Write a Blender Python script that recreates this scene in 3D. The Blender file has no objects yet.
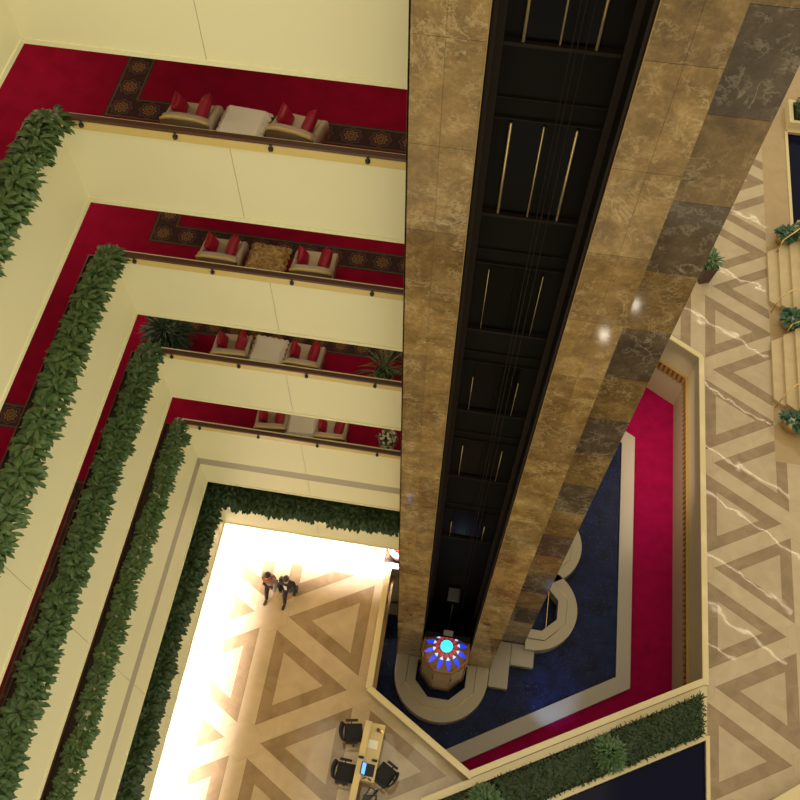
import bpy, bmesh, math, random
from mathutils import Vector, Matrix
random.seed(7)
PI = math.pi
C = bpy.context.scene.collection
CAMZ = 27.5

# ------------------------------------------------------------------ helpers
def link(name, bm, mats, parent=None, smooth=False, loc=None, rotz=0.0):
    me = bpy.data.meshes.new(name)
    bm.normal_update()
    bm.to_mesh(me); bm.free()
    for m in (mats if isinstance(mats, (list, tuple)) else [mats]):
        me.materials.append(m)
    if smooth:
        for p in me.polygons: p.use_smooth = True
    o = bpy.data.objects.new(name, me); C.objects.link(o)
    if parent is not None: o.parent = parent
    if loc is not None: o.location = loc
    o.rotation_euler = (0, 0, rotz)
    return o

def tag(o, label, cat, group=None, kind=None):
    o['label'] = label; o['category'] = cat
    if group: o['group'] = group
    if kind: o['kind'] = kind
    return o

def thing(name, label, cat, loc=(0, 0, 0), rotz=0.0, group=None):
    o = bpy.data.objects.new(name, None); C.objects.link(o)
    o.empty_display_size = 0.1
    o.location = loc; o.rotation_euler = (0, 0, rotz)
    return tag(o, label, cat, group)

def struct(name, bm, m, parent=None, label=None, smooth=False):
    o = link(name, bm, m, parent, smooth)
    if parent is None: o['kind'] = 'structure'
    if label: o['label'] = label
    return o

def dup(root, loc, rotz=0.0, label=None, group=None, scale=None):
    r = root.copy(); C.objects.link(r); r.location = loc; r.rotation_euler = (0, 0, rotz)
    if scale: r.scale = (scale, scale, scale)
    if label: r['label'] = label
    if group: r['group'] = group
    for ch in list(root.children):
        c = ch.copy(); C.objects.link(c); c.parent = r
        for g in ch.children:
            d = g.copy(); C.objects.link(d); d.parent = c
    return r

def box(bm, x0, x1, y0, y1, z0, z1, mi=0):
    v = [bm.verts.new(p) for p in ((x0,y0,z0),(x1,y0,z0),(x1,y1,z0),(x0,y1,z0),(x0,y0,z1),(x1,y0,z1),(x1,y1,z1),(x0,y1,z1))]
    for f in ((0,3,2,1),(4,5,6,7),(0,1,5,4),(1,2,6,5),(2,3,7,6),(3,0,4,7)):
        fa = bm.faces.new([v[i] for i in f]); fa.material_index = mi
    return v

def obox(bm, p0, p1, t0, t1, z0, z1, mi=0, e0=0.0, e1=0.0):
    """box along plan segment p0->p1, offset t0..t1 to the left of it, extended at the ends"""
    d = Vector((p1[0]-p0[0], p1[1]-p0[1])); d.normalize(); n = Vector((-d.y, d.x))
    a = Vector(p0[:2]) - d*e0; b = Vector(p1[:2]) + d*e1
    pts = [a+n*t0, b+n*t0, b+n*t1, a+n*t1]
    v = [bm.verts.new((p.x, p.y, z)) for z in (z0, z1) for p in pts]
    for f in ((0,3,2,1),(4,5,6,7),(0,1,5,4),(1,2,6,5),(2,3,7,6),(3,0,4,7)):
        fa = bm.faces.new([v[i] for i in f]); fa.material_index = mi

def prism(bm, pts, z0, z1, mi=0):
    lo = [bm.verts.new((p[0], p[1], z0)) for p in pts]; hi = [bm.verts.new((p[0], p[1], z1)) for p in pts]
    n = len(pts); fs = [bm.faces.new(hi), bm.faces.new(lo[::-1])]
    for i in range(n): fs.append(bm.faces.new((lo[i], lo[(i+1) % n], hi[(i+1) % n], hi[i])))
    for f in fs: f.material_index = mi

def ring(bm, outer, holes, z0, z1):
    """slab with holes (triangulated top, side walls, no bottom)"""
    tmp = []; loops = []
    for pts in [outer] + holes:
        vs = [bm.verts.new((p[0], p[1], z1)) for p in pts]; loops.append(vs)
        for i in range(len(vs)): tmp.append(bm.edges.new((vs[i], vs[(i+1) % len(vs)])))
    bmesh.ops.triangle_fill(bm, use_beauty=True, use_dissolve=False, edges=tmp, normal=(0, 0, 1))
    if z0 is None: return
    for vs in loops:
        lo = [bm.verts.new((v.co.x, v.co.y, z0)) for v in vs]; n = len(vs)
        for i in range(n): bm.faces.new((lo[i], lo[(i+1) % n], vs[(i+1) % n], vs[i]))
    bmesh.ops.recalc_face_normals(bm, faces=bm.faces[:])

def lathe(bm, prof, n=24, c=(0, 0, 0), mi=0, cap=True):
    rings = []
    for r, z in prof:
        rings.append([bm.verts.new((c[0]+r*math.cos(2*PI*i/n), c[1]+r*math.sin(2*PI*i/n), c[2]+z)) for i in range(n)])
    for a, b in zip(rings, rings[1:]):
        for i in range(n):
            f = bm.faces.new((a[i], a[(i+1) % n], b[(i+1) % n], b[i])); f.material_index = mi
    if cap:
        f = bm.faces.new(rings[0][::-1]); f.material_index = mi
        f = bm.faces.new(rings[-1]); f.material_index = mi

def tube(bm, pts, r, n=8, mi=0):
    pts = [Vector(p) for p in pts]; rings = []
    for i, p in enumerate(pts):
        d = (pts[min(i+1, len(pts)-1)] - pts[max(i-1, 0)]).normalized()
        u = d.cross(Vector((0, 0, 1)))
        if u.length < 1e-3: u = Vector((1, 0, 0))
        u.normalize(); w = d.cross(u)
        rings.append([bm.verts.new(p + (u*math.cos(2*PI*k/n) + w*math.sin(2*PI*k/n))*r) for k in range(n)])
    for a, b in zip(rings, rings[1:]):
        for k in range(n):
            f = bm.faces.new((a[k], a[(k+1) % n], b[(k+1) % n], b[k])); f.material_index = mi
    bm.faces.new(rings[0][::-1]); bm.faces.new(rings[-1])

def bevel(bm, w, seg=2):
    bmesh.ops.bevel(bm, geom=bm.edges[:], offset=w, segments=seg, affect='EDGES', profile=0.6)

def BM(): return bmesh.new()

# ------------------------------------------------------------------ materials
def mat(name, col, rough=0.6, metal=0.0, spec=0.5, emit=None, estr=0.0):
    m = bpy.data.materials.new(name); m.use_nodes = True
    b = m.node_tree.nodes['Principled BSDF']
    b.inputs['Base Color'].default_value = (*col, 1); b.inputs['Roughness'].default_value = rough
    b.inputs['Metallic'].default_value = metal; b.inputs['Specular IOR Level'].default_value = spec
    if emit:
        b.inputs['Emission Color'].default_value = (*emit, 1); b.inputs['Emission Strength'].default_value = estr
    return m

class N:
    """tiny node-graph writer"""
    def __init__(s, m): s.t = m.node_tree; s.b = s.t.nodes['Principled BSDF']
    def new(s, ty, **kw):
        n = s.t.nodes.new(ty)
        for k, v in kw.items(): setattr(n, k, v)
        return n
    def L(s, a, b): s.t.links.new(a, b)
    def put(s, sock, v):
        if isinstance(v, bpy.types.NodeSocket): s.L(v, sock)
        else: sock.default_value = v
    def M(s, op, a, b=0.0, c=None):
        n = s.new('ShaderNodeMath', operation=op); s.put(n.inputs[0], a); s.put(n.inputs[1], b)
        if c is not None: s.put(n.inputs[2], c)
        return n.outputs[0]
    def mix(s, f, a, b, mode='MIX'):
        n = s.new('ShaderNodeMix', data_type='RGBA', blend_type=mode)
        s.put(n.inputs[0], f)
        for i, v in ((6, a), (7, b)): s.put(n.inputs[i], v if isinstance(v, bpy.types.NodeSocket) else (*v[:3], 1))
        return n.outputs[2]
    def pos(s):
        g = s.new('ShaderNodeNewGeometry'); return g.outputs['Position']
    def xyz(s, v):
        n = s.new('ShaderNodeSeparateXYZ'); s.L(v, n.inputs[0]); return n.outputs
    def noise(s, v, scale, detail=4, rough=0.55, dist=0.0):
        n = s.new('ShaderNodeTexNoise'); s.L(v, n.inputs['Vector']); n.inputs['Scale'].default_value = scale
        n.inputs['Detail'].default_value = detail; n.inputs['Roughness'].default_value = rough; n.inputs['Distortion'].default_value = dist
        return n.outputs[0]
    def ramp(s, f, stops, interp='LINEAR'):
        n = s.new('ShaderNodeValToRGB'); s.L(f, n.inputs[0]); r = n.color_ramp; r.interpolation = interp
        while len(r.elements) < len(stops): r.elements.new(0.5)
        for e, (p, c) in zip(r.elements, stops): e.position = p; e.color = (*c, 1)
        return n.outputs[0]
    def bump(s, h, strength, dist=0.02):
        n = s.new('ShaderNodeBump'); n.inputs['Strength'].default_value = strength; n.inputs['Distance'].default_value = dist
        s.L(h, n.inputs['Height']); s.L(n.outputs[0], s.b.inputs['Normal'])
    def col(s, c): s.L(c, s.b.inputs['Base Color'])

def marble(name, base, lite, dark, vein):
    m = mat(name, base, 0.07, spec=0.3); g = N(m); p = g.pos()
    n1 = g.noise(p, 2.6, 9, 0.68, 0.5)
    c = g.ramp(n1, [(0.30, dark), (0.50, base), (0.70, lite)])
    n5 = g.noise(p, 1.1, 4, 0.6, 0.3)
    c = g.mix(0.30, c, g.ramp(n5, [(0.3, dark), (0.7, lite)]))
    def veins(sc, dist, k, lo, amt, c):
        v = g.M('ABSOLUTE', g.M('SUBTRACT', g.noise(p, sc, 8, 0.66, dist), 0.5))
        vm = g.M('SUBTRACT', 1.0, g.M('MINIMUM', g.M('MULTIPLY', v, k), 1.0))
        vm = g.M('MULTIPLY', vm, g.M('MAXIMUM', g.M('SUBTRACT', g.noise(p, sc*0.8, 3, 0.5), lo), 0.0))
        return g.mix(g.M('MINIMUM', g.M('MULTIPLY', vm, 6.0), amt), c, vein)
    c = veins(1.7, 0.5, 46.0, 0.47, 0.48, c)
    c = veins(4.5, 0.3, 26.0, 0.50, 0.30, c)
    n3 = g.noise(p, 22, 5, 0.7)
    c = g.mix(0.45, c, g.ramp(n3, [(0.3, (0.36, 0.33, 0.29)), (0.68, (1, 1, 1))]), 'MULTIPLY')
    g.col(c)
    return m

M_ = {}
M_['cream'] = mat('cream_paint', (0.80, 0.755, 0.49), 0.55)
M_['cream_lit'] = mat('cream_trim', (0.80, 0.68, 0.34), 0.5)
M_['ledge'] = mat('gold_ledge', (0.66, 0.50, 0.17), 0.4)
M_['greyband'] = mat('grey_band', (0.42, 0.37, 0.27), 0.6)
M_['joint'] = mat('joint_backing', (0.33, 0.28, 0.18), 0.8)  # darker backing that shows in the joints between panels
M_['ceiling'] = mat('ceiling_paint', (0.7, 0.63, 0.42), 0.7)
M_['wood'] = mat('dark_wood', (0.085, 0.038, 0.022), 0.35)
M_['walnut'] = mat('walnut', (0.10, 0.045, 0.02), 0.4)
M_['black'] = mat('black_metal', (0.012, 0.011, 0.011), 0.4)
M_['brass'] = mat('brass', (0.75, 0.50, 0.18), 0.25, 1.0)
M_['rod'] = mat('polished_brass_strip', (0.95, 0.70, 0.30), 0.35, 0.7)
M_['potbrass'] = mat('aged_brass', (0.42, 0.28, 0.11), 0.38, 0.85)
M_['gold'] = mat('gold_trim', (0.33, 0.21, 0.06), 0.4, 0.3)
M_['marble'] = marble('brown_marble', (0.262, 0.160, 0.053), (0.44, 0.295, 0.115), (0.105, 0.058, 0.018), (0.56, 0.43, 0.22))
M_['marble_mid'] = marble('brown_marble_mid', (0.205, 0.123, 0.043), (0.34, 0.222, 0.088), (0.082, 0.046, 0.016), (0.48, 0.36, 0.19))
M_['marble_dark'] = marble('grey_brown_marble', (0.105, 0.073, 0.043), (0.17, 0.125, 0.078), (0.055, 0.037, 0.024), (0.42, 0.36, 0.26))
M_['shaft'] = mat('shaft_black', (0.0075, 0.0058, 0.0045), 0.5, spec=0.08)
M_['shaft_brown'] = mat('shaft_bronze', (0.020, 0.013, 0.009), 0.45, spec=0.12)
M_['door'] = mat('door_glass', (0.003, 0.0028, 0.0028), 0.2, spec=0.06)
M_['coping'] = mat('beige_stone', (0.31, 0.255, 0.19), 0.35)
M_['curb'] = mat('lift_curb_stone', (0.34, 0.272, 0.172), 0.3)
M_['cap'] = mat('cap_stone', (0.64, 0.52, 0.28), 0.08)
M_['parapet'] = mat('parapet_stone', (0.38, 0.315, 0.20), 0.5)
M_['white'] = mat('white_cloth', (0.92, 0.87, 0.75), 0.8)
M_['beige'] = mat('beige_fabric', (0.60, 0.51, 0.38), 0.85)
M_['shell'] = mat('chair_back_veneer', (0.15, 0.085, 0.045), 0.45)
M_['redfab'] = mat('red_silk', (0.40, 0.006, 0.035), 0.45)
M_['blackfab'] = mat('black_fabric', (0.012, 0.011, 0.013), 0.7)
M_['paper'] = mat('paper', (0.85, 0.80, 0.66), 0.7)
M_['desk'] = mat('pale_wood', (0.66, 0.50, 0.22), 0.35)
M_['screen'] = mat('screen', (0.02, 0.03, 0.06), 0.2, emit=(0.12, 0.32, 1.0), estr=2.2)
M_['soil'] = mat('soil', (0.03, 0.02, 0.012), 0.9)
M_['skin'] = mat('skin', (0.55, 0.30, 0.20), 0.5)
M_['hair'] = mat('dark_hair', (0.02, 0.011, 0.007), 0.5)
M_['greytop'] = mat('grey_top', (0.22, 0.20, 0.17), 0.8)
M_['rust'] = mat('rust_shawl', (0.25, 0.09, 0.055), 0.8)
M_['suit'] = mat('black_suit', (0.010, 0.010, 0.014), 0.7)
M_['shirt'] = mat('white_shirt', (0.75, 0.75, 0.75), 0.7)
M_['trouser'] = mat('dark_trousers', (0.018, 0.015, 0.015), 0.8)
M_['shoe'] = mat('black_shoe', (0.008, 0.008, 0.008), 0.4)
M_['whitepot'] = mat('white_glaze', (0.75, 0.70, 0.56), 0.3)
M_['redflower'] = mat('red_petals', (0.45, 0.01, 0.03), 0.6)
M_['whiteflower'] = mat('white_petals', (0.8, 0.76, 0.6), 0.6)
M_['stem'] = mat('stem', (0.06, 0.07, 0.025), 0.7)
M_['brownplanter'] = mat('maroon_planter', (0.050, 0.014, 0.012), 0.35)

def m_fabric_gold():
    m = mat('gold_brocade', (0.4, 0.25, 0.09), 0.7); g = N(m); p = g.pos()
    g.col(g.ramp(g.noise(p, 9, 5, 0.6, 1.0), [(0.35, (0.17, 0.085, 0.03)), (0.5, (0.42, 0.26, 0.09)), (0.68, (0.62, 0.44, 0.2))]))
    return m
M_['goldcloth'] = m_fabric_gold()

def m_leaf(name, a, b):
    m = mat(name, a, 0.42, spec=0.4); g = N(m); p = g.pos()
    g.col(g.ramp(g.noise(p, 7, 3, 0.6), [(0.3, a), (0.7, b)]))
    return m
M_['leaf'] = m_leaf('leaf_green', (0.048, 0.095, 0.026), (0.115, 0.19, 0.062))
M_['leaf_mid'] = m_leaf('leaf_green_bright', (0.044, 0.088, 0.026), (0.092, 0.162, 0.054))
M_['leaf_dark'] = m_leaf('leaf_green_dark', (0.018, 0.043, 0.012), (0.05, 0.09, 0.028))
M_['hedge'] = m_leaf('hedge_green', (0.012, 0.030, 0.008), (0.042, 0.072, 0.02))
M_['bush'] = m_leaf('bush_green', (0.045, 0.10, 0.035), (0.13, 0.21, 0.085))
M_['pine'] = m_leaf('fine_dark_green', (0.012, 0.038, 0.02), (0.04, 0.085, 0.045))
M_['teal'] = m_leaf('blue_green_leaf', (0.015, 0.055, 0.03), (0.06, 0.14, 0.07))

def m_carpet():
    m = mat('red_carpet', (0.25, 0.004, 0.03), 0.95, spec=0.1); g = N(m); p = g.pos(); x, y, z = g.xyz(p)
    red = g.ramp(g.noise(p, 3, 3), [(0.3, (0.235, 0.0025, 0.026)), (0.7, (0.30, 0.004, 0.036))])
    W = 0.44
    d1 = g.M('MINIMUM', g.M('ADD', x, 6.0), g.M('SUBTRACT', y, 9.63))
    d2 = g.M('MINIMUM', g.M('SUBTRACT', -6.5, x), g.M('SUBTRACT', 6.1, y))
    d = g.M('MAXIMUM', d1, d2)
    band = g.M('MULTIPLY', g.M('GREATER_THAN', d, 0.0), g.M('LESS_THAN', d, W))
    cx = g.M('SUBTRACT', g.M('FRACT', g.M('DIVIDE', g.M('ADD', x, 6.0), W)), 0.5)
    cy = g.M('SUBTRACT', g.M('FRACT', g.M('DIVIDE', g.M('SUBTRACT', y, 9.63), W)), 0.5)
    r = g.M('SQRT', g.M('ADD', g.M('MULTIPLY', cx, cx), g.M('MULTIPLY', cy, cy)))
    a = g.M('ARCTAN2', cy, cx)
    pr = g.M('SUBTRACT', r, g.M('MULTIPLY', g.M('COSINE', g.M('MULTIPLY', a, 8.0)), 0.035))
    dk, br, gd = (0.050, 0.030, 0.034), (0.115, 0.062, 0.045), (0.26, 0.17, 0.065)
    c = g.ramp(pr, [(0.0, (0.2, 0.02, 0.02)), (0.06, gd), (0.12, dk), (0.17, gd), (0.22, (0.07, 0.03, 0.045)), (0.30, br), (0.36, dk), (0.5, (0.065, 0.033, 0.028)), (0.6, br)], 'CONSTANT')
    e = g.M('MINIMUM', d, g.M('SUBTRACT', W, d))
    edge = g.M('MULTIPLY', g.M('LESS_THAN', e, 0.045), g.M('GREATER_THAN', e, 0.02))
    c = g.mix(edge, c, (0.13, 0.085, 0.055))
    c = g.mix(g.M('LESS_THAN', e, 0.02), c, dk)
    g.col(g.mix(band, red, c)); return m
M_['carpet'] = m_carpet()
def m_carpet_plain():
    m = mat('crimson_carpet', (0.33, 0.002, 0.05), 0.95, spec=0.1); g = N(m); p = g.pos()
    g.col(g.ramp(g.noise(p, 2.5, 4), [(0.3, (0.215, 0.001, 0.035)), (0.7, (0.285, 0.002, 0.05))])); return m
M_['carpet_plain'] = m_carpet_plain()

def m_floor():
    m = mat('patterned_marble_floor', (0.5, 0.4, 0.25), 0.035, spec=0.5); g = N(m); p = g.pos(); x, y, z = g.xyz(p)
    x0, y0, h = -4.95, 7.42, 3.20
    X = g.M('SUBTRACT', x, x0); Y = g.M('SUBTRACT', y, y0)
    def dist(nx, ny):
        q = g.M('ADD', g.M('MULTIPLY', X, nx/h), g.M('MULTIPLY', Y, ny/h))
        f = g.M('ABSOLUTE', g.M('SUBTRACT', g.M('FRACT', g.M('ADD', q, 0.5)), 0.5))
        return g.M('MULTIPLY', f, h), g.M('FLOOR', q)
    s3 = math.sqrt(3)/2
    (da, fa), (db, fb), (dc, fc) = dist(1, 0), dist(0.5, s3), dist(-0.5, s3)
    mn = g.M('MINIMUM', da, g.M('MINIMUM', db, dc))
    mx = g.M('MAXIMUM', da, g.M('MAXIMUM', db, dc))
    tile = g.new('ShaderNodeTexWhiteNoise', noise_dimensions='3D')
    cmb = g.new('ShaderNodeCombineXYZ'); g.L(fa, cmb.inputs[0]); g.L(fb, cmb.inputs[1]); g.L(fc, cmb.inputs[2]); g.L(cmb.outputs[0], tile.inputs['Vector'])
    n = g.noise(p, 1.6, 6, 0.6, 0.8); n2 = g.noise(p, 7, 4)
    lite = g.ramp(n, [(0.3, (0.44, 0.335, 0.205)), (0.7, (0.52, 0.405, 0.26))])
    dark = g.ramp(n, [(0.3, (0.225, 0.147, 0.076)), (0.7, (0.325, 0.226, 0.127))])
    inner = g.ramp(n, [(0.3, (0.41, 0.312, 0.19)), (0.7, (0.49, 0.38, 0.243))])
    isdark = g.M('MULTIPLY', g.M('GREATER_THAN', mn, 0.27), g.M('LESS_THAN', mn, 0.62))
    c = g.mix(g.M('GREATER_THAN', mn, 0.45), lite, inner)
    c = g.mix(isdark, c, dark)
    j = g.M('LESS_THAN', g.M('ABSOLUTE', g.M('SUBTRACT', mn, 0.27)), 0.012)
    c = g.mix(g.M('MULTIPLY', j, 0.6), c, (0.20, 0.13, 0.06))
    hexj = g.M('LESS_THAN', g.M('ABSOLUTE', g.M('SUBTRACT', mx, 0.5)), 0.014)
    c = g.mix(g.M('MULTIPLY', hexj, 0.16), c, (0.22, 0.14, 0.07))
    hexin = g.M('LESS_THAN', mx, 0.5)
    c = g.mix(g.M('MULTIPLY', hexin, g.M('GREATER_THAN', mn, 0.255)), c, lite)
    # plain stone strip east of the triangles
    plain = g.M('MULTIPLY', g.M('GREATER_THAN', x, 10.42), g.M('GREATER_THAN', y, 15.2))
    pl = g.ramp(n, [(0.3, (0.37, 0.25, 0.12)), (0.7, (0.43, 0.30, 0.152))])
    c = g.mix(plain, c, pl)
    g.col(c)
    g.bump(g.noise(p, 0.9, 2, 0.4), 0.03, 0.3)
    return m
M_['floor'] = m_floor()

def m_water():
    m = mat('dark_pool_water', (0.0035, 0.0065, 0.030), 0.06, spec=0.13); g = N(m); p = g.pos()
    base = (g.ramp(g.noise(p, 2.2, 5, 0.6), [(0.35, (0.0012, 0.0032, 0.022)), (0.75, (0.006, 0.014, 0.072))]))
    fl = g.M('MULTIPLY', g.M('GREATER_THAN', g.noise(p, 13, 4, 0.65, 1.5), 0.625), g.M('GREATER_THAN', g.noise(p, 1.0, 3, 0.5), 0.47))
    g.col(g.mix(g.M('MULTIPLY', fl, 0.55), base, (0.075, 0.095, 0.15)))   # light glints on the water, painted into its colour as pale flecks
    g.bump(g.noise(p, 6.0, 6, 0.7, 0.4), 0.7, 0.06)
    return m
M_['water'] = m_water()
M_['water_still'] = mat('still_pool_water', (0.003, 0.0035, 0.020), 0.08, spec=0.08)

# ------------------------------------------------------------------ camera
R = ((0.98693366, 0.14363823, -0.07300695), (0.16094848, -0.85750366, 0.48865433), (0.00758572, -0.49401977, -0.86941758))
cd = bpy.data.cameras.new('camera'); cam = bpy.data.objects.new('camera', cd); C.objects.link(cam)
mw = Matrix.Identity(4)
for i in range(3):
    mw[i][0] = R[i][0]; mw[i][1] = -R[i][1]; mw[i][2] = -R[i][2]
mw[2][3] = CAMZ
cam.matrix_world = mw
cd.sensor_width = 36.0; cd.lens = 36.0*916.9/800.0; cd.clip_end = 200; cd.clip_start = 0.1
bpy.context.scene.camera = cam

# ------------------------------------------------------------------ storeys
RZ = [18.73, 15.82, 12.95, 10.07]            # top of the handrails
CZ = [r-1.08 for r in RZ]                    # carpet levels
FZ = [19.87, 17.02, 14.11, 11.16, 7.0, 4.3]  # lower edges of the fascias
XL, YB = -6.0, 8.5                           # planes of the left and back parapets
XE, YN, XW, YF = -1.1, -4.0, -9.2, 12.3       # extents
JX = [-3.68, -3.62, -3.42, -3.45, -3.42, -3.40]
ORD = ['topmost', 'second highest', 'third highest', 'lowest red-carpeted']

def parapets(zt, zb, i):
    jx = JX[i]
    bm = BM()
    box(bm, XL-0.15, jx-0.004, YB, YB+0.10, zb, zt); box(bm, jx+0.004, XE, YB, YB+0.10, zb, zt)
    box(bm, jx-0.004, jx+0.004, YB+0.012, YB+0.09, zb, zt, 1)
    box(bm, XL, XE, YB-0.02, YB, zb, zb+0.07, 0)
    struct('wall_back_parapet', bm, [M_['cream'], M_['joint']])
    bm = BM()
    js = [YN, 3.35, YB]
    for a, b in zip(js, js[1:]):
        box(bm, XL-0.15, XL, a+0.005, b-0.005 if b < YB else b, zb, zt)
    box(bm, XL-0.14, XL-0.012, 3.34, 3.36, zb, zt, 1)
    box(bm, XL, XL+0.02, YN, YB-0.02, zb, zb+0.07, 0)
    struct('wall_left_parapet', bm, [M_['cream'], M_['joint']])

def slab(zc, zb, m):
    bm = BM()
    box(bm, XW, XE, YB+0.10, YF, zb+0.02, zc-0.02); box(bm, XW, XL-0.15, YN, YB+0.10, zb+0.02, zc-0.02)
    struct('ceiling_slab', bm, M_['ceiling'])
    bm = BM()
    box(bm, XW, XE, YB+0.10, YF, zc-0.02, zc); box(bm, XW, XL-0.15, YN, YB+0.10, zc-0.02, zc)
    struct('floor_carpet', bm, m)

# fascia of the storey above the frame
parapets(22.6, FZ[0], 0)
bm = BM(); box(bm, XW, XE, YB+0.15, YF, FZ[0]+0.02, FZ[0]+0.7); box(bm, XW, XL-0.15, YN, YB+0.15, FZ[0]+0.02, FZ[0]+0.7)
struct('ceiling_slab', bm, M_['ceiling'])
for i in range(4):
    parapets(RZ[i]-0.045, FZ[i+1], i+1)
    slab(CZ[i], FZ[i+1], M_['carpet'])
parapets(5.75, FZ[5], 5)
slab(4.9, FZ[5], M_['carpet_plain'])
bm = BM(); box(bm, XL, XE, YB-0.004, YB, 7.97, 8.29); struct('trim_1', bm, M_['greyband'])
bm = BM(); box(bm, XL, XL+0.004, YN, YB-0.004, 7.97, 8.29); struct('trim_2', bm, M_['greyband'])
bm = BM(); box(bm, XW-0.2, XE, YF, YF+0.2, 0, 22.6); struct('wall_back', bm, M_['cream'])
bm = BM(); box(bm, XW-0.2, XW, YN, YF, 0, 22.6); struct('wall_left', bm, M_['cream'])

# handrails with their brackets, ledge under each
for i in range(4):
    bm = BM(); box(bm, XL, XE, YB-0.035, YB, RZ[i]-0.20, RZ[i]-0.05); bevel(bm, 0.008, 1)
    struct('trim_%d' % (3+i), bm, M_['ledge'])
    t = thing('handrail', 'dark wooden handrail along the back parapet of the %s balcony' % ORD[i], 'handrail', (0, YB, RZ[i]-0.045))
    bm = BM(); box(bm, XL+0.02, XE, -0.04, 0.05, 0.0, 0.05); bevel(bm, 0.012, 2); link('rail', bm, M_['wood'], t)
    x = -5.62
    while x < 0:
        bm = BM(); tube(bm, [(x, -0.03, 0.02), (x, -0.065, -0.02), (x, -0.036, -0.06)], 0.016, 8)
        lathe(bm, [(0.034, -0.02), (0.034, 0.02)], 10, (x, -0.06, -0.045))
        link('bracket', bm, M_['black'], t, True); x += 1.295

# ------------------------------------------------------------------ armchairs, cushions, tables
def arch_shell(bm, w, t, y, h0, h1, bulge, n=12):
    """curved back: arched top edge, bowed in plan"""
    fr, bk = [], []
    for k in range(n+1):
        u = -1 + 2*k/n; x = u*w/2; yy = y + bulge*u*u
        top = h1 - 0.13*abs(u)**2.4
        fr.append((bm.verts.new((x, yy+t, h0)), bm.verts.new((x, yy+t, top))))
        bk.append((bm.verts.new((x, yy, h0)), bm.verts.new((x, yy-0.03, top))))
    for a in (fr,):
        for k in range(n): bm.faces.new((a[k+1][0], a[k][0], a[k][1], a[k+1][1]))
    for k in range(n):
        bm.faces.new((bk[k][0], bk[k+1][0], bk[k+1][1], bk[k][1]))
        bm.faces.new((bk[k][1], bk[k+1][1], fr[k+1][1], fr[k][1]))
        bm.faces.new((fr[k][0], fr[k+1][0], bk[k+1][0], bk[k][0]))
    for k in (0, n): bm.faces.new((bk[k][0], bk[k][1], fr[k][1], fr[k][0]))
    bmesh.ops.recalc_face_normals(bm, faces=bm.faces[:])

def make_armchair(rim):
    t = thing('armchair', '-', 'armchair', (0, 0, 0), 0, 'armchairs on the balconies')
    bm = BM(); arch_shell(bm, 0.74, 0.10, -0.36, 0.16, 0.81, 0.06); bk_ = link('backrest', bm, M_['beige'], t, True)
    bm = BM(); arch_shell(bm, 0.765, 0.025, -0.385, 0.14, 0.78, 0.06); o = link('back_shell', bm, M_['shell'], bk_, True); o['label'] = 'brown veneered outer back'
    bm = BM()
    pts = [(-0.37+0.74*k/14, -0.375+0.06*(-1+k/7)**2, 0.815-0.13*abs(-1+k/7)**2.4) for k in range(15)]
    tube(bm, pts, 0.026, 8); o = link('top_rim', bm, rim, bk_, True); o['label'] = 'rim of the back with its golden highlight painted on'
    bm = BM(); box(bm, -0.285, 0.285, -0.24, 0.36, 0.30, 0.45); bevel(bm, 0.045, 3); link('seat', bm, M_['beige'], t, True)
    bm = BM(); box(bm, -0.33, 0.33, -0.30, 0.33, 0.15, 0.30); link('base', bm, M_['shell'], t)
    for s in (-1, 1):
        bm = BM(); n = 8; a = []
        for k in range(n+1):
            u = k/n; y = -0.28+0.62*u; top = 0.64-0.13*u**1.5 - (0.05 if k == n else 0)
            a.append([bm.verts.new((s*xx, y, zz)) for xx, zz in ((0.29, 0.2), (0.29, top-0.03), (0.31, top), (0.36, top), (0.385, top-0.04), (0.375, 0.2))])
        for p, q in zip(a, a[1:]):
            for k in range(6): bm.faces.new((p[k], p[(k+1) % 6], q[(k+1) % 6], q[k]))
        bm.faces.new(a[0]); bm.faces.new(a[-1][::-1]); bmesh.ops.recalc_face_normals(bm, faces=bm.faces[:])
        link('armrest', bm, M_['beige'], t, True)
        for y in (-0.25, 0.27):
            bm = BM(); lathe(bm, [(0.018, 0), (0.028, 0.16)], 8, (s*0.29, y, 0)); link('leg', bm, M_['walnut'], t, True)
    return t

def make_cushion():
    bm = BM(); n = 10; top, bot = [], []
    for i in range(n+1):
        for j in range(n+1):
            u, v = -1+2*i/n, -1+2*j/n
            w = 1-0.10*(1-abs(u)**2)*(abs(v)**3); w2 = 1-0.10*(1-abs(v)**2)*(abs(u)**3)
            hh = 0.085*((1-u**4)*(1-v**4))**0.6
            top.append(bm.verts.new((u*0.23*w2, v*0.23*w, hh))); bot.append(bm.verts.new((u*0.23*w2, v*0.23*w, -hh)))
    for i in range(n):
        for j in range(n):
            a, b, c, d = i*(n+1)+j, (i+1)*(n+1)+j, (i+1)*(n+1)+j+1, i*(n+1)+j+1
            bm.faces.new((top[a], top[b], top[c], top[d])); bm.faces.new((bot[d], bot[c], bot[b], bot[a]))
    bmesh.ops.remove_doubles(bm, verts=bm.verts[:], dist=0.0005)
    me = bpy.data.meshes.new('cushion'); bm.to_mesh(me); bm.free(); me.materials.append(M_['redfab'])
    for p in me.polygons: p.use_smooth = True
    return me

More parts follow.
